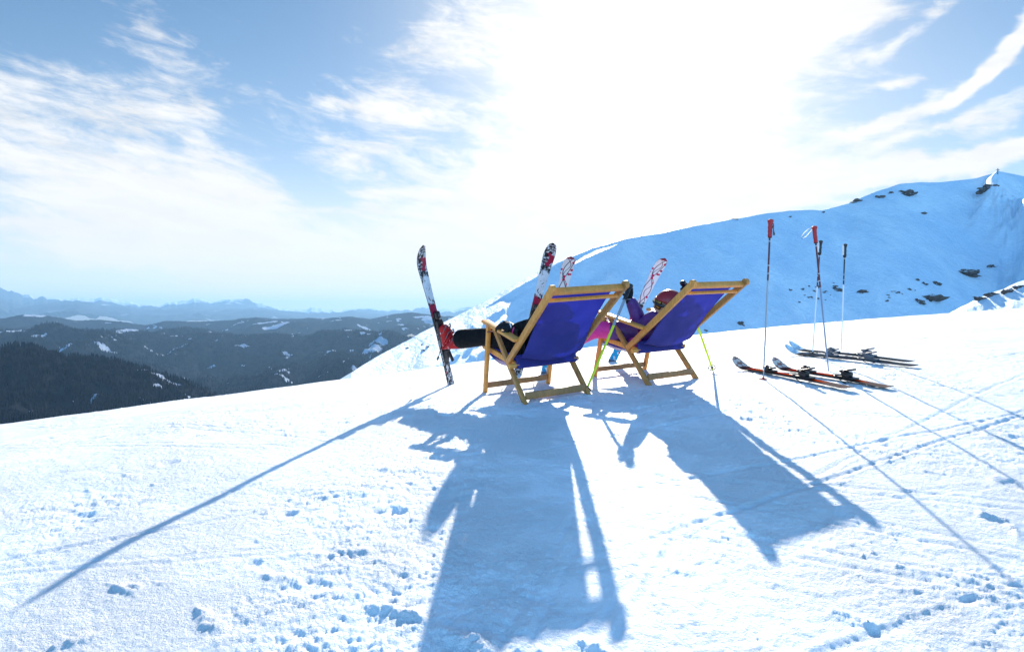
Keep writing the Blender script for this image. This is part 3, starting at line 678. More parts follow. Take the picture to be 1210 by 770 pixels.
# side profile, y forward (away from the camera), z up
FF=(.4466,0.);RF=(-.2531,0.);AP=(.2524,.5224);AF=(.3292,.5769);AB=(-.22,.4510);T=(-.7245,.7777);PB=(-.0224,.2887);SF=(.4983,.3643);SR=(-.095,.262)
def ss1(x,a,b):
    t=min(1,max(0,(x-a)/(b-a))); return t*t*(3-2*t)
def deck_chair(mw,label):
    t=empty('deck_chair',mw,label,'deck chair','wooden deck chairs on the snow')
    X_=Vector((1,0,0))
    for s in(-1,1):
        x=s*XO
        bm=bmesh.new(); beam(bm,(x,FF[0],FF[1]-.03),(x,AP[0]+.02,AP[1]+.01),.028,.04,X_); link('front_leg',bm,M['wood'],t)
        bm=bmesh.new(); beam(bm,(x-s*.030,RF[0]-.01,RF[1]-.03),(x-s*.030,AP[0]-.012,AP[1]+.008),.028,.04,X_)
        o=link('rear_leg',bm,M['wood_mid'],t)
        bmb=bmesh.new(); tube(bmb,[(x-s*.045,AP[0]+.005,AP[1]-.03),(x+s*.022,AP[0]+.005,AP[1]-.03)],.006,8); link('bolt',bmb,M['steel'],o)
        bm=bmesh.new(); beam(bm,(x-s*.004,AF[0]+.03,AF[1]-.004),(x-s*.004,AB[0]-.01,AB[1]),.062,.024,X_,.007); link('armrest',bm,M['wood'],t)
        bm=bmesh.new(); beam(bm,(s*(XI-.014),SF[0]+.02,SF[1]),(s*(XI-.014),SR[0],SR[1]),.026,.042,X_); link('seat_rail',bm,M['wood'],t)
        bm=bmesh.new()
        # back rail with a rounded head
        a=Vector((s*(XI+.014-.002),PB[0]+.02,PB[1]-.014)); b=Vector((s*(XI+.014-.002),T[0]-.012,T[1]+.008))
        beam(bm,a,b,.026,.046,X_); tube(bm,[b-Vector((.0135,0,0)),b+Vector((.0135,0,0))],.026,14)
        link('back_rail',bm,M['wood_mid'] if s>0 else M['wood'],t)
        bm=bmesh.new(); tube(bm,[(s*(XI-.03),SR[0]-.004,SR[1]-.002),(s*(XO+(.016 if s<0 else -.02)),SR[0]-.004,SR[1]-.002)],.019,12); link('peg',bm,M['wood'],t)
    bm=bmesh.new(); beam(bm,(-XO+.016,FF[0]-.025,.055),(XO-.016,FF[0]-.025,.055),.022,.045,Vector((0,1,0))); link('front_stretcher',bm,M['wood_dark'],t)
    bm=bmesh.new(); beam(bm,(-XO+.046,RF[0]+.04,.055),(XO-.046,RF[0]+.04,.055),.022,.05,Vector((0,1,0))); link('rear_stretcher',bm,M['wood_dark'],t)
    d=Vector((0,T[0]-PB[0],T[1]-PB[1])).normalized(); nrm=Vector((0,-d.z,d.y)) # towards the camera and down is -nrm*?
    up=Vector((0,-d.z*-1,0))
    back=Vector((0,-(d.z),d.y)); back=back if back.y<0 else -back            # outward side of the backrest
    top=Vector((0,T[0],T[1]))-d*.012
    bm=bmesh.new(); beam(bm,(-XI+.0,top.y,top.z),(XI-.0,top.y,top.z),.03,.042,Vector((0,1,-.7))); link('top_bar',bm,M['wood'],t)
    low_=Vector((0,T[0],T[1]))-d*.088+back*.012
    bm=bmesh.new(); beam(bm,(-XI+.0,low_.y,low_.z),(XI-.0,low_.y,low_.z),.018,.022,d,.003); link('lower_bar',bm,M['wood'],t)
    # canvas: one sling from the top bar to the rear dowel, round it and forward to the front rail
    pts=[]; P0=Vector((0,T[0],T[1]))-d*.005-back*.022; P1=Vector((0,SR[0]+.0,SR[1]+.060)); n=34
    for i in range(n+1):
        s=i/n; p=P0.lerp(P1,s); sag=-.010*math.sin(math.pi*min(1,s/.2)*.5)*(1-s)+.012*ss1(s,.15,.6)*(1-ss1(s,.9,1.0))+.040*ss1(s,.5,.89)*(1-ss1(s,.90,.95))
        pts.append((p+back*sag,s,0))
    for a_ in range(6):
        an=R(200+a_*32); pts.append((Vector((0,SR[0]+.022*math.cos(an)-.004,SR[1]+.022*math.sin(an)-.004)),1,1))
    n2=14; Q0=Vector((0,SR[0]+.03,SR[1]+.0)); Q1=Vector((0,SF[0],SF[1]))
    for i in range(1,n2+1):
        s=i/n2; p=Q0.lerp(Q1,s); p.z-=.06*math.sin(math.pi*s); pts.append((p,s,2))
    bm=bmesh.new(); nx=28; hw=XI-.008; rows=[]
    for p,s,k in pts:
        row=[]
        for i in range(nx+1):
            c=2*i/nx-1; w_=hw+(.012 if k==0 else .008)*(1-abs(s-.5))*0
            if k==0: w_=hw-.030*(1-s)-.004*math.sin(math.pi*s)
            off=Vector((0,0,0))
            if k==0: off=back*(.013*(1-c*c)*math.sin(math.pi*min(1,s*1.02))) + Vector((0,0,-.045*(1-c*c)*ss1(s,.6,.89)*(1-ss1(s,.90,.95))))
            if k==0: off+=back*.004*math.sin(9*c+5*s)*s
            if k==2: off=Vector((0,0,-.03*(1-c*c)*math.sin(math.pi*s)))
            row.append(bm.verts.new(p+off+Vector((c*w_,0,0))))
        rows.append(row)
    for a_,b_ in zip(rows,rows[1:]):
        for i in range(nx): bm.faces.new((a_[i],a_[i+1],b_[i+1],b_[i]))
    o=link('canvas',bm,M['canvas'],t); md=o.modifiers.new('t','SOLIDIFY'); md.thickness=.0018
    # hem loop round the top bar
    bm=bmesh.new(); tube(bm,[(-hw,top.y,top.z),(hw,top.y,top.z)],.0001,6,False)
    bm.free()
    return t
ch1=deck_chair(pose(CH[0]),'blue canvas deck chair at the left, with the person in black trousers')
ch2=deck_chair(pose(CH[1]),'blue canvas deck chair at the right, holding the person in a purple jacket')
P1m=pose(CH[0]); P2m=pose(CH[1])

# ---- skis
def basis(o,y,z):
    y=y.normalized(); z=(z-y*z.dot(y)).normalized(); x=y.cross(z)
    return Matrix(((x.x,y.x,z.x,o.x),(x.y,y.y,z.y,o.y),(x.z,y.z,z.z,o.z),(0,0,0,1)))
def ski_mesh(L,wt=.105,ww=.070,wl=.088,tip=.07):
    bm=bmesh.new(); n=64; m_=6; top=[];bot=[]
    for i in range(n+1):
        s=i/n; y=s*L
        w_=ww+(wl-ww)*(1-s/.45)**2 if s<.45 else ww+(wt-ww)*min(1,((s-.45)/.43))**2
        e=1.
        if s>.9: q=(s-.9)/.1; e=math.sqrt(max(0,1-q**2.4))
        if s<.02: e=.75+.25*s/.02
        z=.006*math.sin(math.pi*min(1,s/.85)); 
        if s>.84: z+=tip*((s-.84)/.16)**2
        if s<.05: z+=.008*(1-s/.05)**2
        th=.005+.010*math.exp(-((s-.45)/.25)**2)
        rt=[];rb_=[]
        for k in range(m_+1):
            c=2*k/m_-1; x=c*w_/2*e
            rt.append(bm.verts.new((x,y,z+th*(1-.25*abs(c)**3)))); rb_.append(bm.verts.new((x,y,z)))
        top.append(rt);bot.append(rb_)
    for a,b in zip(range(n),range(1,n+1)):
        for k in range(m_):
            f=bm.faces.new((top[a][k],top[a][k+1],top[b][k+1],top[b][k])); f.material_index=0
            f=bm.faces.new((bot[a][k],bot[b][k],bot[b][k+1],bot[a][k+1])); f.material_index=1
        f=bm.faces.new((top[a][0],top[b][0],bot[b][0],bot[a][0])); f.material_index=1
        f=bm.faces.new((top[a][m_],bot[a][m_],bot[b][m_],top[b][m_])); f.material_index=1
    for r_,q in((0,0),(n,1)):
        for k in range(m_):
            try: f=bm.faces.new((top[r_][k],bot[r_][k],bot[r_][k+1],top[r_][k+1])); f.material_index=1
            except Exception: pass
    return bm
def ski(B,Tp,N,L,m,label,group,c0=.46,bcol='black',with_brake=True,wide=1.,tip=.07):
    mw=basis(B,Tp-B,N); t=empty('ski',mw,label,'ski',group)
    sb=link('ski_body',ski_mesh(1.33,.105*wide,.070*wide,.088*wide,tip),None,t,mats=[m,M['skibase']]); sb.scale=(1,L/1.33,1)
    yc=c0*L; z=.018; bc=M[bcol]; X_=Vector((1,0,0))
    # toe piece
    bm=bmesh.new(); yt=yc+.165
    beam(bm,(0,yt-.06,z+.006),(0,yt+.05,z+.006),.062,.012,X_,.003); beam(bm,(0,yt-.01,z+.024),(0,yt+.055,z+.022),.05,.036,X_,.010)
    beam(bm,(-.032,yt-.035,z+.03),(.032,yt-.035,z+.03),.02,.014,Vector((0,1,0)),.004); tube(bm,[(0,yt+.02,z+.03),(0,yt+.05,z+.034)],.014,8)
    tb=link('toe_piece',bm,bc,t); bm=bmesh.new(); beam(bm,(-.012,yt+.028,z+.046),(.012,yt+.028,z+.046),.018,.006,Vector((0,1,0)),.002); link('dial',bm,M['grey_plastic'],tb)
    # heel piece
    bm=bmesh.new(); yh=yc-.165
    beam(bm,(0,yh-.10,z+.006),(0,yh+.06,z+.006),.06,.012,X_,.003); beam(bm,(0,yh-.055,z+.026),(0,yh+.02,z+.036),.052,.046,X_,.012)
    beam(bm,(0,yh+.005,z+.056),(0,yh-.085,z+.078),.03,.014,X_,.005); beam(bm,(-.026,yh+.022,z+.05),(.026,yh+.022,z+.05),.02,.018,Vector((0,1,0)),.005)
    link('heel_piece',bm,bc,t)
    # brake: two wire arms with feet
    if with_brake:
        bm=bmesh.new()
        for s in(-1,1):
            tube(bm,[(s*.03,yh+.07,z+.012),(s*.048,yh+.05,z+.012),(s*.05,yh-.03,z-.03),(s*.05,yh-.055,z-.048)],.0035,6)
            beam(bm,(s*.05,yh-.03,z-.03),(s*.05,yh-.07,z-.06),.008,.018,X_,.003)
        beam(bm,(0,yh+.10,z+.012),(0,yh+.05,z+.014),.05,.006,X_,.002); link('brake',bm,bc,t)
    return t,mw
def planted(base_px,tip_px,base_y,L,N,m,label,group,**k):
    B=gp(*base_px) if base_y is None else on_ray(*base_px,base_y)
    # tip lies on its own line of sight, at the length of the ski from the tail, leaning back to the wearer
    d=ray(*tip_px); best=None
    for y in np.arange(B.y-1.,B.y,.005):
        Tq=d*(y/d.y); e=abs((Tq-B).length-L)
        if best is None or e<best[0]-1e-4: best=(e,Tq)
    Tq=best[1]; t,mw=ski(B-(Tq-B).normalized()*.03,Tq,N,L+.03,m,label,group,**k); return B,Tq,mw

# skis worn upright by the two sitters, tails planted in the snow
hip1=P1m@Vector((0,.05,.37)); hip2=P2m@Vector((0,.06,.37))
nA=hip1-Vector((-.61,4.75,-.2)); nB=hip1-Vector((.12,5.15,-.1)); nC=Vector((.12,-1,.25)); nD=hip2-Vector((1.15,5.7,-.05))
LA=1.33
skA=planted((533,455),(492,289),4.98,LA,nA,M['floral'],'white ski with black and red flower print worn on the red boot, far left','skis worn by the person in black trousers',c0=.405)
skB=planted((611,444),(653,285),None,LA,nB,M['floral'],'white ski with black flower print rising behind the left deck chair','skis worn by the person in black trousers',c0=.405)
skC=planted((644,441),(674,298),None,LA,nC,M['vine'],'slim white ski with vine print, its tip above the left chair top bar','skis worn by the person in purple',c0=.38)
skD=planted((723,427),(785,301),5.95,LA,nD,M['vine'],'white ski with vine print and blue tail beside the red helmet','skis worn by the person in purple',c0=.43)

# skis lying on the snow
def lying(tip_px,tail_px,tip_h,tail_h,L,m,label,group,c0,bcol):
    a=gp(*tail_px); d=ray(*tip_px)
    for t in np.arange(2,12,.01):
        X=d*t
        if X.z<=float(ground(X.x,X.y))+tip_h: break
    b=Vector((X.x,X.y,float(ground(X.x,X.y)))); dirn=(b-a).normalized(); L=(b-a).length
    mid=a+dirn*L/2; mz=float(ground(mid.x,mid.y)); up=Vector((-.0,-.20,1))
    lift=max(0,mz-(a.z+b.z)/2)+.012
    return ski(a+Vector((0,0,lift)),b+Vector((0,0,lift))-a-Vector((0,0,lift))+a+Vector((0,0,lift)),up,L,m,label,group,c0=c0,bcol=bcol,wide=1.15,tip=.095)
o1=lying((867,426),(1005,462),.07,.0,0,M['orange'],'orange ski lying on the snow, the nearer left one of the pair','pair of orange skis on the snow',.50,'black')
o2=lying((914,427),(1052,461),.07,.0,0,M['orange'],'orange ski lying on the snow, the right one of the pair, under the leaning poles','pair of orange skis on the snow',.50,'black')
d1=lying((928,411),(1083,435),.07,.0,0,M['dark'],'dark ski with pale tip lying behind the orange pair, nearer of the two','pair of dark skis on the snow',.47,'grey_plastic')
d2=lying((933,409),(1079,430),.05,.0,0,M['dark'],'dark ski lying on the snow farthest from the viewer','pair of dark skis on the snow',.47,'grey_plastic')

# ---- ski poles
def pole(B,Tp,label,group,grip='red',up='darkred',lo='silver',strap='out',basket='red',split=.55,grip2=None,strapside=Vector((1,0,0)),bands=True,basket_off=.05,rad=.0068):
    B=Vector(B);Tp=Vector(Tp); d=(Tp-B).normalized(); ref=Vector((1,0,0)); 
    mw=basis(B,d,Vector((0,-1,0))); L=(Tp-B).length; t=empty('ski_pole',mw,label,'ski pole',group); Y=Vector((0,1,0))
    bm=bmesh.new(); tube(bm,[(0,-.05,0),(0,.0,0),(0,.04,0),(0,L*.25,0),(0,L*split,0)],[.003,.004,rad*.8,rad,rad],10); link('lower_shaft',bm,M[lo],t)
    bm=bmesh.new(); tube(bm,[(0,L*split-.002,0),(0,L-.12,0)],rad+.0006,10); us=link('upper_shaft',bm,M[up],t)
    if bands:
        for q in(split+.04,split+.09,.86):
            bm=bmesh.new(); tube(bm,[(0,L*q,0),(0,L*q+.006,0)],rad+.0015,10); link('painted_band',bm,M['tape'],us)
    # grip with finger ridges and a flared head
    bm=bmesh.new(); pr=[(0,.0105),(.012,.0135),(.03,.012),(.05,.0138),(.065,.0122),(.085,.0138),(.10,.0128),(.118,.0145),(.132,.019),(.142,.017),(.148,.008)]
    tube(bm,[(0,L-.148+a,.0015*math.sin(a*60)) for a,_ in pr],[b*1.3 for _,b in pr],12); g=link('grip',bm,M[grip],t)
    bm=bmesh.new(); tube(bm,[(0,L-.152,0),(0,L-.144,0)],[.019,.015],12); link('grip_collar',bm,M['black'],g)
    if grip2:
        bm=bmesh.new(); beam(bm,(-.0165,L-.125,.0),(-.0185,L-.008,.0),.012,.022,Vector((1,0,0)),.004); link('grip_inlay',bm,M[grip2],g)
    # strap
    def ribbon(pts,wd=.007):
        bm=bmesh.new(); rows=[]
        for p in pts: p=Vector(p); rows.append([bm.verts.new(p+Vector((0,0,-wd))),bm.verts.new(p+Vector((0,0,wd)))])
        for a,b in zip(rows,rows[1:]): bm.faces.new((a[0],a[1],b[1],b[0]))
        o=link('strap',bm,M['strapgrey' if strap=='loop' else 'black'],t); m_=o.modifiers.new('t','SOLIDIFY'); m_.thickness=.002; return o
    if strap=='loop':
        ribbon([(-.012-.045*(1-math.cos(a))-.02*math.sin(a/2),L-.018-.035*(1-math.cos(a))*.5+.022*math.sin(a)-.02*(1-math.cos(a)),0) for a in np.linspace(0,2*math.pi,28)],.004)
    elif strap=='hang':
        ribbon([(.012+.022*math.sin(a/2)+.004*math.sin(3*a),L-.02-.11*math.sin(a/2)**1.4,.01*math.sin(a)) for a in np.linspace(0,2*math.pi,24)],.006)
    elif strap=='wrap':
        ribbon([(.017*math.cos(a),L-.03-.10*a/14,.017*math.sin(a)) for a in np.linspace(0,14,60)],.005)
    if basket:
        bm=bmesh.new(); rr=.032; y0=basket_off
        tube(bm,[(rr*math.cos(a),y0,rr*math.sin(a)) for a in np.linspace(0,2*math.pi,21)],.0035,6,False)
        for k in range(5):
            a=2*math.pi*k/5; tube(bm,[(0,y0+.006,0),(rr*math.cos(a),y0,rr*math.sin(a))],.003,5)
        tube(bm,[(0,y0-.01,0),(0,y0+.018,0)],.010,8); link('basket',bm,M[basket],t)
    return t
M['strapgrey']=mat('grey_webbing',(.25,.27,.3),.6)
def standing(bpx,tpx,label,group,lean=0.,**k):
    B=gp(*bpx); Tq=on_ray(*tpx,B.y+lean); return pole(B,Tq,label,group,**k)
standing((902,448),(910.5,259),'tall red gripped pole standing alone, leftmost of the upright poles','poles stuck upright in the snow',strap='hang',up='darkred',lo='silver',basket='red',split=.62,basket_off=-.0)
standing((979,438),(962,267),'red gripped pole with a loose strap loop, crossing the pole behind it','poles stuck upright in the snow',strap='loop',up='darkred',lo='blueshaft',basket=None,split=.58)
standing((960,420),(969.5,284),'pole with black and white grip crossing behind the red gripped pole','poles stuck upright in the snow',strap='wrap',grip='black',grip2='white_plastic',up='darkred',lo='whiteshaft',basket='black',split=.60,basket_off=.02)
standing((994,414),(998.5,288),'pole with black and white grip standing alone behind the dark skis, rightmost','poles stuck upright in the snow',strap='wrap',grip='black',grip2='white_plastic',up='black',lo='whiteshaft',basket=None,split=.62)
handL2=on_ray(743,342,4.55); handR2=on_ray(808,338,4.42)
def held(bpx,hand,label,base_y=None,basket='black',ext=.05,**k):
    B=gp(*bpx); d=(hand-B).normalized(); return pole(B,hand+d*ext,label,'lime green poles held by the person in purple',grip='black',up='silver',lo='lime',split=.60,strap='wrap',basket=basket,**k)
held((692,463),handL2,'lime green ski pole between the two deck chairs, held in the raised hand',rad=.0105,basket_off=.03)
held((843,439),handR2,'lime green ski pole slanting out below the right deck chair back',rad=.0105,basket_off=.055)

# ---- people
def head_bm(hp,face,upv,r=.088,fl=None):
    """head centred on hp looking along face"""
    bm=bmesh.new(); bmesh.ops.create_uvsphere(bm,u_segments=28,v_segments=20,radius=1.)
    for v in bm.verts:
        x,y,z=v.co; X=x*.78; Y=y*.98+(.06 if z<0 else 0)*(y>0); Zz=z*1.18
        if z<-.2: X*=1-.32*min(1,(-z-.2)/.8); Y=Y*(1-.10*(-z-.2)) if y>0 else Y*(1-.35*(-z-.2))
        if y>0: 
            Y+=.19*math.exp(-((x/.13)**2+((z+.10)/.20)**2))        # nose
            Y-=.10*math.exp(-(((abs(x)-.33)/.17)**2+((z-.08)/.12)**2)) # eye sockets
            Y+=.07*math.exp(-((x/.25)**2+((z+.50)/.07)**2))-.05*math.exp(-((x/.3)**2+((z+.44)/.03)**2)) # lips
            Y+=.10*math.exp(-((x/.3)**2+((z+.82)/.16)**2))          # chin
        if abs(x)>.8: X+=math.copysign(.12*math.exp(-(((y+.05)/.16)**2+((z+.05)/.25)**2)),x) # ears
        v.co=Vector((X,Y,Zz))*r
    mw=basis(hp,upv,-face); # y=up, z=-face
    x=mw.to_3x3(); Mx=Matrix.Translation(hp)@Matrix((tuple(face.cross(upv).normalized()),tuple((face-upv.normalized()*face.dot(upv.normalized())).normalized()),tuple(upv.normalized()))).transposed().to_4x4()
    bmesh.ops.transform(bm,matrix=Mx,verts=bm.verts[:]); return bm,Mx
def glove(parent,wr,dirn,backn,curl,loc,name='glove',sc=.82,strap_pink=False,side=1):
    """five fingers closing on what they hold"""
    mw=basis(wr,dirn,backn); bm=bmesh.new(); S=sc
    def tr(p): return mw@(Vector(p)*S)-loc
    pts=[(0,-.05,0),(0,-.015,0),(0,.02,0),(0,.055,0),(0,.078,0)]
    # palm: flattened loft
    rings=[];prof=[(.034,.030),(.030,.024),(.042,.022),(.046,.020),(.040,.014)]
    for (p,(a,b)) in zip(pts,prof):
        rings.append([bm.verts.new(tr((p[0]+a*math.cos(2*math.pi*k/14),p[1],b*math.sin(2*math.pi*k/14)))) for k in range(14)])
    for a,b in zip(rings,rings[1:]):
        for k in range(14): bm.faces.new((a[k],a[(k+1)%14],b[(k+1)%14],b[k]))
    bm.faces.new(rings[0][::-1]); bm.faces.new(rings[-1])
    for i,(x,l) in enumerate(((-.033,.030),(-.011,.036),(.011,.034),(.032,.027))):
        p=Vector((x,.070,.0)); a=0.; P=[p.copy()]
        for j in range(3):
            a+=curl*(1.0 if j else .6); p=p+Vector((0,math.cos(a),-math.sin(a)))*l*(1-.12*j); P.append(p.copy())
        tube(bm,[tr(q) for q in P],[.0125*S,.012*S,.011*S,.009*S],8)
    P=[(-side*.036,.010,0),(-side*.058,.034,-.012),(-side*.050,.060,-.030),(-side*.030,.075,-.042)]
    tube(bm,[tr(q) for q in P],[.015*S,.014*S,.012*S,.010*S],8)
    g=link(name,bm,M['glove'],parent); tc='strappink' if strap_pink else 'strapgrey'
    bm=bmesh.new(); tube(bm,[tr((0,-.062,0)),tr((0,-.02,0))],.035*S,14); link('cuff',bm,M['glove'],g)
    bm=bmesh.new(); tube(bm,[tr((0,-.026,0)),tr((0,-.018,0))],.0362*S,14); link('cuff_strap',bm,M[tc],g)
    if strap_pink:
        bm=bmesh.new(); beam(bm,tr((-.02,.0,.024)),tr((.02,.045,.022)),.022,.004,Vector((0,0,1)),.001); link('glove_badge',bm,M['white_plastic'],g)
    return g
def boot(parent,skimw,L,c0,m,loc):
    """shell boot standing in the binding of a ski; y toe, z up"""
    inv=Matrix.Translation(-loc)@skimw; yc=c0*L
    def P(x,y,z): return inv@Vector((x,yc+y,z+.03))
    v=[P(0,.105,.045),P(0,.05,.055),P(0,-.02,.065),P(0,-.085,.055),P(0,-.055,.13),P(0,-.035,.20),P(0,-.015,.27)]
    e=[(0,1),(1,2),(2,3),(3,4),(4,5),(5,6),(2,4)]
    b=skin('ski_boot',v,e,[(.050,.048),(.056,.054),(.060,.058),(.052,.052),(.064,.064),(.070,.070),(.072,.072)],m,parent,2,2)
    bm=bmesh.new(); 
    sl=[]
    for s in range(20):
        a=2*math.pi*s/20; yy=.15*math.sin(a); xx=(.042 if yy>0 else .035)*math.copysign(abs(math.cos(a))**.6,math.cos(a)); sl.append((xx,yy))
    lo=[bm.verts.new(P(x,y,.0)) for x,y in sl]; hi=[bm.verts.new(P(x,y,.026)) for x,y in sl]
    bm.faces.new(lo[::-1]); bm.faces.new(hi)
    for k in range(20): bm.faces.new((lo[k],lo[(k+1)%20],hi[(k+1)%20],hi[k]))
    link('sole',bm,M['black'],b)
    for (y,z,w_) in((.07,.095,.05),(.02,.115,.056),(-.01,.17,.062),(.0,.225,.066)):
        bm=bmesh.new(); tube(bm,[P(-w_,y-.02,z-.02),P(-w_*.6,y+.035,z+.01),P(w_*.6,y+.035,z+.01),P(w_,y-.02,z-.02)],.0038,6)
        tube(bm,[P(w_*.75,y+.03,z),P(w_*1.0,y-.005,z-.012)],.006,6); link('buckle',bm,M['grey_plastic'],b)
    return b,P
def figure(label,group,mw,sk,skin_j,jacket,trous,bootm,helm,headp,face,upv,goggle=True,glove_args=()):
    loc=mw.translation.copy() if isinstance(mw,Matrix) else Vector(mw)
    t=empty('person',loc,label,'person',group); G=lambda n:Vector(sk[n])
    names=list(sk); idx={n:i for i,n in enumerate(names)}; Vt=[G(n) for n in names]
    E=[('pelvis','waist'),('waist','chest'),('chest','neck'),('neck','skull'),('chest','shL'),('shL','elL'),('elL','wrL'),('chest','shR'),('shR','elR'),('elR','wrR'),
       ('pelvis','hipL'),('hipL','knL'),('knL','anL'),('pelvis','hipR'),('hipR','knR'),('knR','anR')]
    rad=dict(pelvis=.10,waist=.095,chest=.105,neck=.046,skull=.055,shL=.052,shR=.052,elL=.036,elR=.036,wrL=.026,wrR=.026,hipL=.075,hipR=.075,knL=.052,knR=.052,anL=.036,anR=.036)
    body=skin('body',Vt,[(idx[a],idx[b]) for a,b in E],[rad[n] for n in names],M['skin'],t,2,idx['pelvis'],loc)
    bm,_=head_bm(headp-loc,face,upv); hd=link('head',bm,M['skin'],t); body=joinmesh([body,hd],'body')
    # jacket and trousers over it
    jn=['pelvis','waist','chest','neck','shL','elL','wrL','shR','elR','wrR']; ji={n:i for i,n in enumerate(jn)}
    jv=[G(n) for n in jn]; jv[3]=G('chest').lerp(G('neck'),.75)
    je=[(0,1),(1,2),(2,3),(2,4),(4,5),(5,6),(2,7),(7,8),(8,9)]
    jr=[.135,.128,.138,.075,.080,.062,.050,.080,.062,.050]
    # extra points so that sleeves crease
    def mid(a,b,t_,r_,off=Vector((0,0,0))):
        jv.append(jv[a].lerp(jv[b],t_)+off); jr.append(r_); je.remove((a,b)); je.extend([(a,len(jv)-1),(len(jv)-1,b)])
    mid(4,5,.5,.074); mid(5,6,.3,.066); mid(len(jv)-1,6,.45,.052); mid(7,8,.5,.074); mid(8,9,.4,.058)
    for s_ in 'LR':
        n0=len(jv); jv+= [G('hip'+s_),G('hip'+s_).lerp(G('kn'+s_),.8)]; jr+=[.105,.092]; je+=[(0,n0),(n0,n0+1)]
    j=skin('jacket',jv,je,[q*helm.get('js',1.) for q in jr],jacket,t,3,0,loc)
    tv=[G('pelvis')+(G('pelvis')-G('waist')).normalized()*.01]; tr_=[.128]; te=[]
    for s in'LR':
        h,k,a=G('hip'+s),G('kn'+s),G('an'+s); ks=len(tv)
        tv+=[h,h.lerp(k,.5),k,k.lerp(a,.35),k.lerp(a,.75),a]; tr_+=[.098,.088,.078,.080,.088,.094]
        te+=[(0,ks)]+[(ks+i,ks+i+1) for i in range(5)]
    skin('trousers',tv,te,tr_,trous,t,3,0,loc)
    for (mwk,L,c0) in helm['boots']: boot(t,mwk,L,c0,bootm,loc)
    # helmet
    hf=face.normalized(); hu=upv.normalized(); hs_=hf.cross(hu).normalized(); hc_=headp-loc+hu*.018-hf*.012
    Mh=Matrix((tuple(hs_),tuple((hf-hu*hf.dot(hu)).normalized()),tuple(hu))).transposed().to_4x4(); Mh=Matrix.Translation(hc_)@Mh
    bm=bmesh.new(); bmesh.ops.create_uvsphere(bm,u_segments=32,v_segments=20,radius=1.)
    rm=[v for v in bm.verts if v.co.z<-.42 or (v.co.z<.22 and v.co.y>.42) ]
    bmesh.ops.delete(bm,geom=rm,context='VERTS')
    for v in bm.verts: v.co=Vector((v.co.x*.098,v.co.y*.116,v.co.z*.116))
    bmesh.ops.transform(bm,matrix=Mh,verts=bm.verts[:]); h=link('helmet',bm,helm['m'],t); m_=h.modifiers.new('t','SOLIDIFY'); m_.thickness=.012; m_.offset=-1
    bm=bmesh.new(); tube(bm,[Mh@Vector((.101*math.sin(a),.119*math.cos(a),.012)) for a in np.linspace(-2.9,2.9,30)],.011,6); link('goggle_strap',bm,M['black'],h)
    if goggle:
        bm=bmesh.new(); rows=[]
        for a in np.linspace(-.85,.85,12):
            rows.append([bm.verts.new(Mh@Vector((.090*math.sin(a),.110*math.cos(a)+.004,z))) for z in(-.030,-.005,.020,.038)])
        for a,b in zip(rows,rows[1:]):
            for k in range(3): bm.faces.new((a[k],b[k],b[k+1],a[k+1]))
        g=link('goggles',bm,M['lens'],h); m_=g.modifiers.new('t','SOLIDIFY'); m_.thickness=.014
    for a in glove_args: glove(t,*a,loc=loc,strap_pink=helm.get('pink',False),sc=helm.get('gs',.82))
    return t
def ankle(mwk,L,c0,back=.02,z=.20): return mwk@Vector((0,c0*L-back,z))
LS=LA+.03
anA=ankle(skA[2],LS,.405); anB=ankle(skB[2],LS,.405); anC=ankle(skC[2],LS,.38); anD=ankle(skD[2],LS,.43)
Lc=lambda m,x,y,z:m@Vector((x,y,z))
h1=Lc(P1m,0,.05,.38)
wr1=on_ray(606,388,3.99)
sk1=dict(pelvis=h1,waist=Lc(P1m,0,-.10,.45),chest=Lc(P1m,0,-.24,.53),neck=Lc(P1m,0,-.34,.61),skull=Lc(P1m,0,-.38,.64),
 shL=Lc(P1m,-.15,-.27,.57),elL=on_ray(628,384,3.93),wrL=wr1,shR=Lc(P1m,.15,-.27,.56),elR=Lc(P1m,.22,-.10,.44),wrR=Lc(P1m,.08,.06,.52),
 hipL=Lc(P1m,-.09,.07,.38),hipR=Lc(P1m,.09,.07,.38))
sk1['knL']=sk1['hipL'].lerp(anA,.5)+Vector((0,0,.045)); sk1['anL']=anA; sk1['knR']=sk1['hipR'].lerp(anB,.5)+Vector((0,0,.05)); sk1['anR']=anB
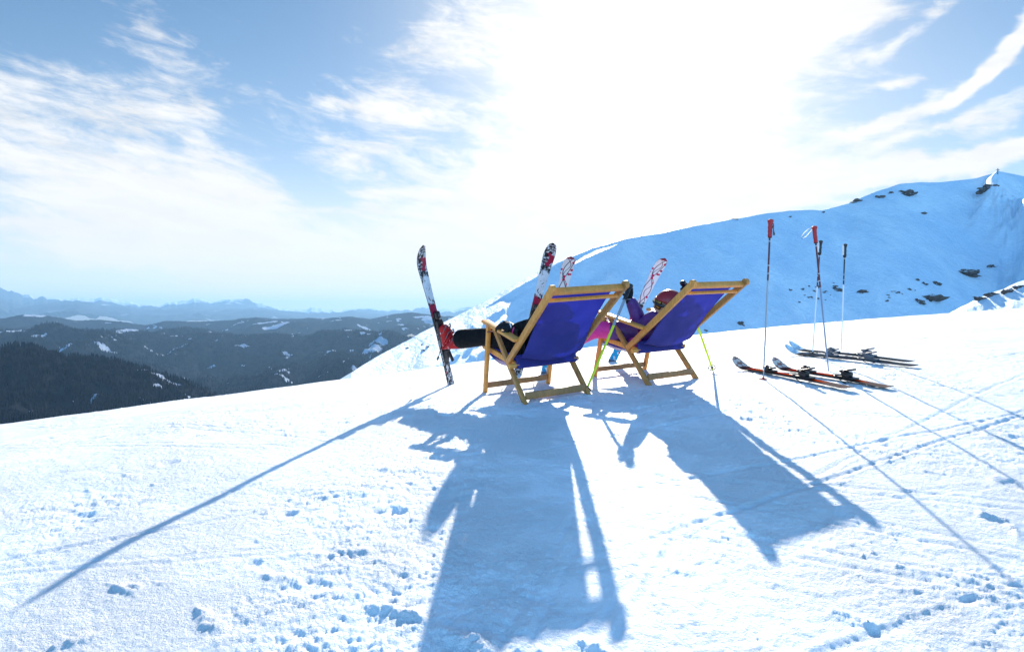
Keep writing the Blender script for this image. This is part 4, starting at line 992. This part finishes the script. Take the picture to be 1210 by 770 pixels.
face1=(P1m.to_3x3()@Vector((0,.75,.45))).normalized(); up1=(P1m.to_3x3()@Vector((0,-.45,.8))).normalized()
figure('person in black trousers lounging in the left deck chair, red boots on patterned skis','two people lounging',h1,sk1,None,M['black_cloth'],M['black_cloth'],M['boot_red'],
  dict(m=M['black'],js=.8,pink=True,gs=1.05,boots=[(skA[2],LS,.405),(skB[2],LS,.405)]),Lc(P1m,0,-.325,.665),face1,up1,True,
  [(wr1,Vector((-.62,.35,.25)),Vector((-.2,-.5,.85)),.55),(sk1['wrR'],P1m.to_3x3()@Vector((-.8,.5,0)),Vector((0,0,1)),.5)])
h2=Lc(P2m,0,.05,.38)
wrL=on_ray(743.5,351,4.56); wrR=handR2+Vector((.03,-.01,-.07))
hd2=Lc(P2m,-.12,-.315,.618)
sk2=dict(pelvis=h2,waist=Lc(P2m,-.01,-.08,.44),chest=Lc(P2m,-.03,-.23,.52),neck=Lc(P2m,-.10,-.30,.56),skull=Lc(P2m,-.14,-.33,.585),
 shL=Lc(P2m,-.16,-.24,.525),elL=on_ray(757,382,4.58),wrL=wrL,shR=Lc(P2m,.13,-.26,.53),elR=Lc(P2m,.22,-.28,.62),wrR=wrR,
 hipL=Lc(P2m,-.08,.09,.39),hipR=Lc(P2m,.09,.08,.38))
sk2['knL']=sk2['hipL'].lerp(anC,.5)+Vector((0,0,.10)); sk2['anL']=anC; sk2['knR']=sk2['hipR'].lerp(anD,.5)+Vector((0,0,.09)); sk2['anR']=anD
f2=(P2m.to_3x3()@Vector((-.82,.55,.05))).normalized(); u2=(P2m.to_3x3()@Vector((-.10,-.35,.9))).normalized()
figure('person in purple jacket, pink trousers and red helmet lounging in the right deck chair','two people lounging',h2,sk2,None,M['purple'],M['pink'],M['boot_white'],
  dict(m=M['helmet'],boots=[(skC[2],LS,.38),(skD[2],LS,.43)]),hd2,f2,u2,True,
  [(wrL,Vector((-.02,0,1)),Vector((.2,-1,0)),.75),(wrR,Vector((-.05,0,1)),Vector((.2,-1,0)),.75)])
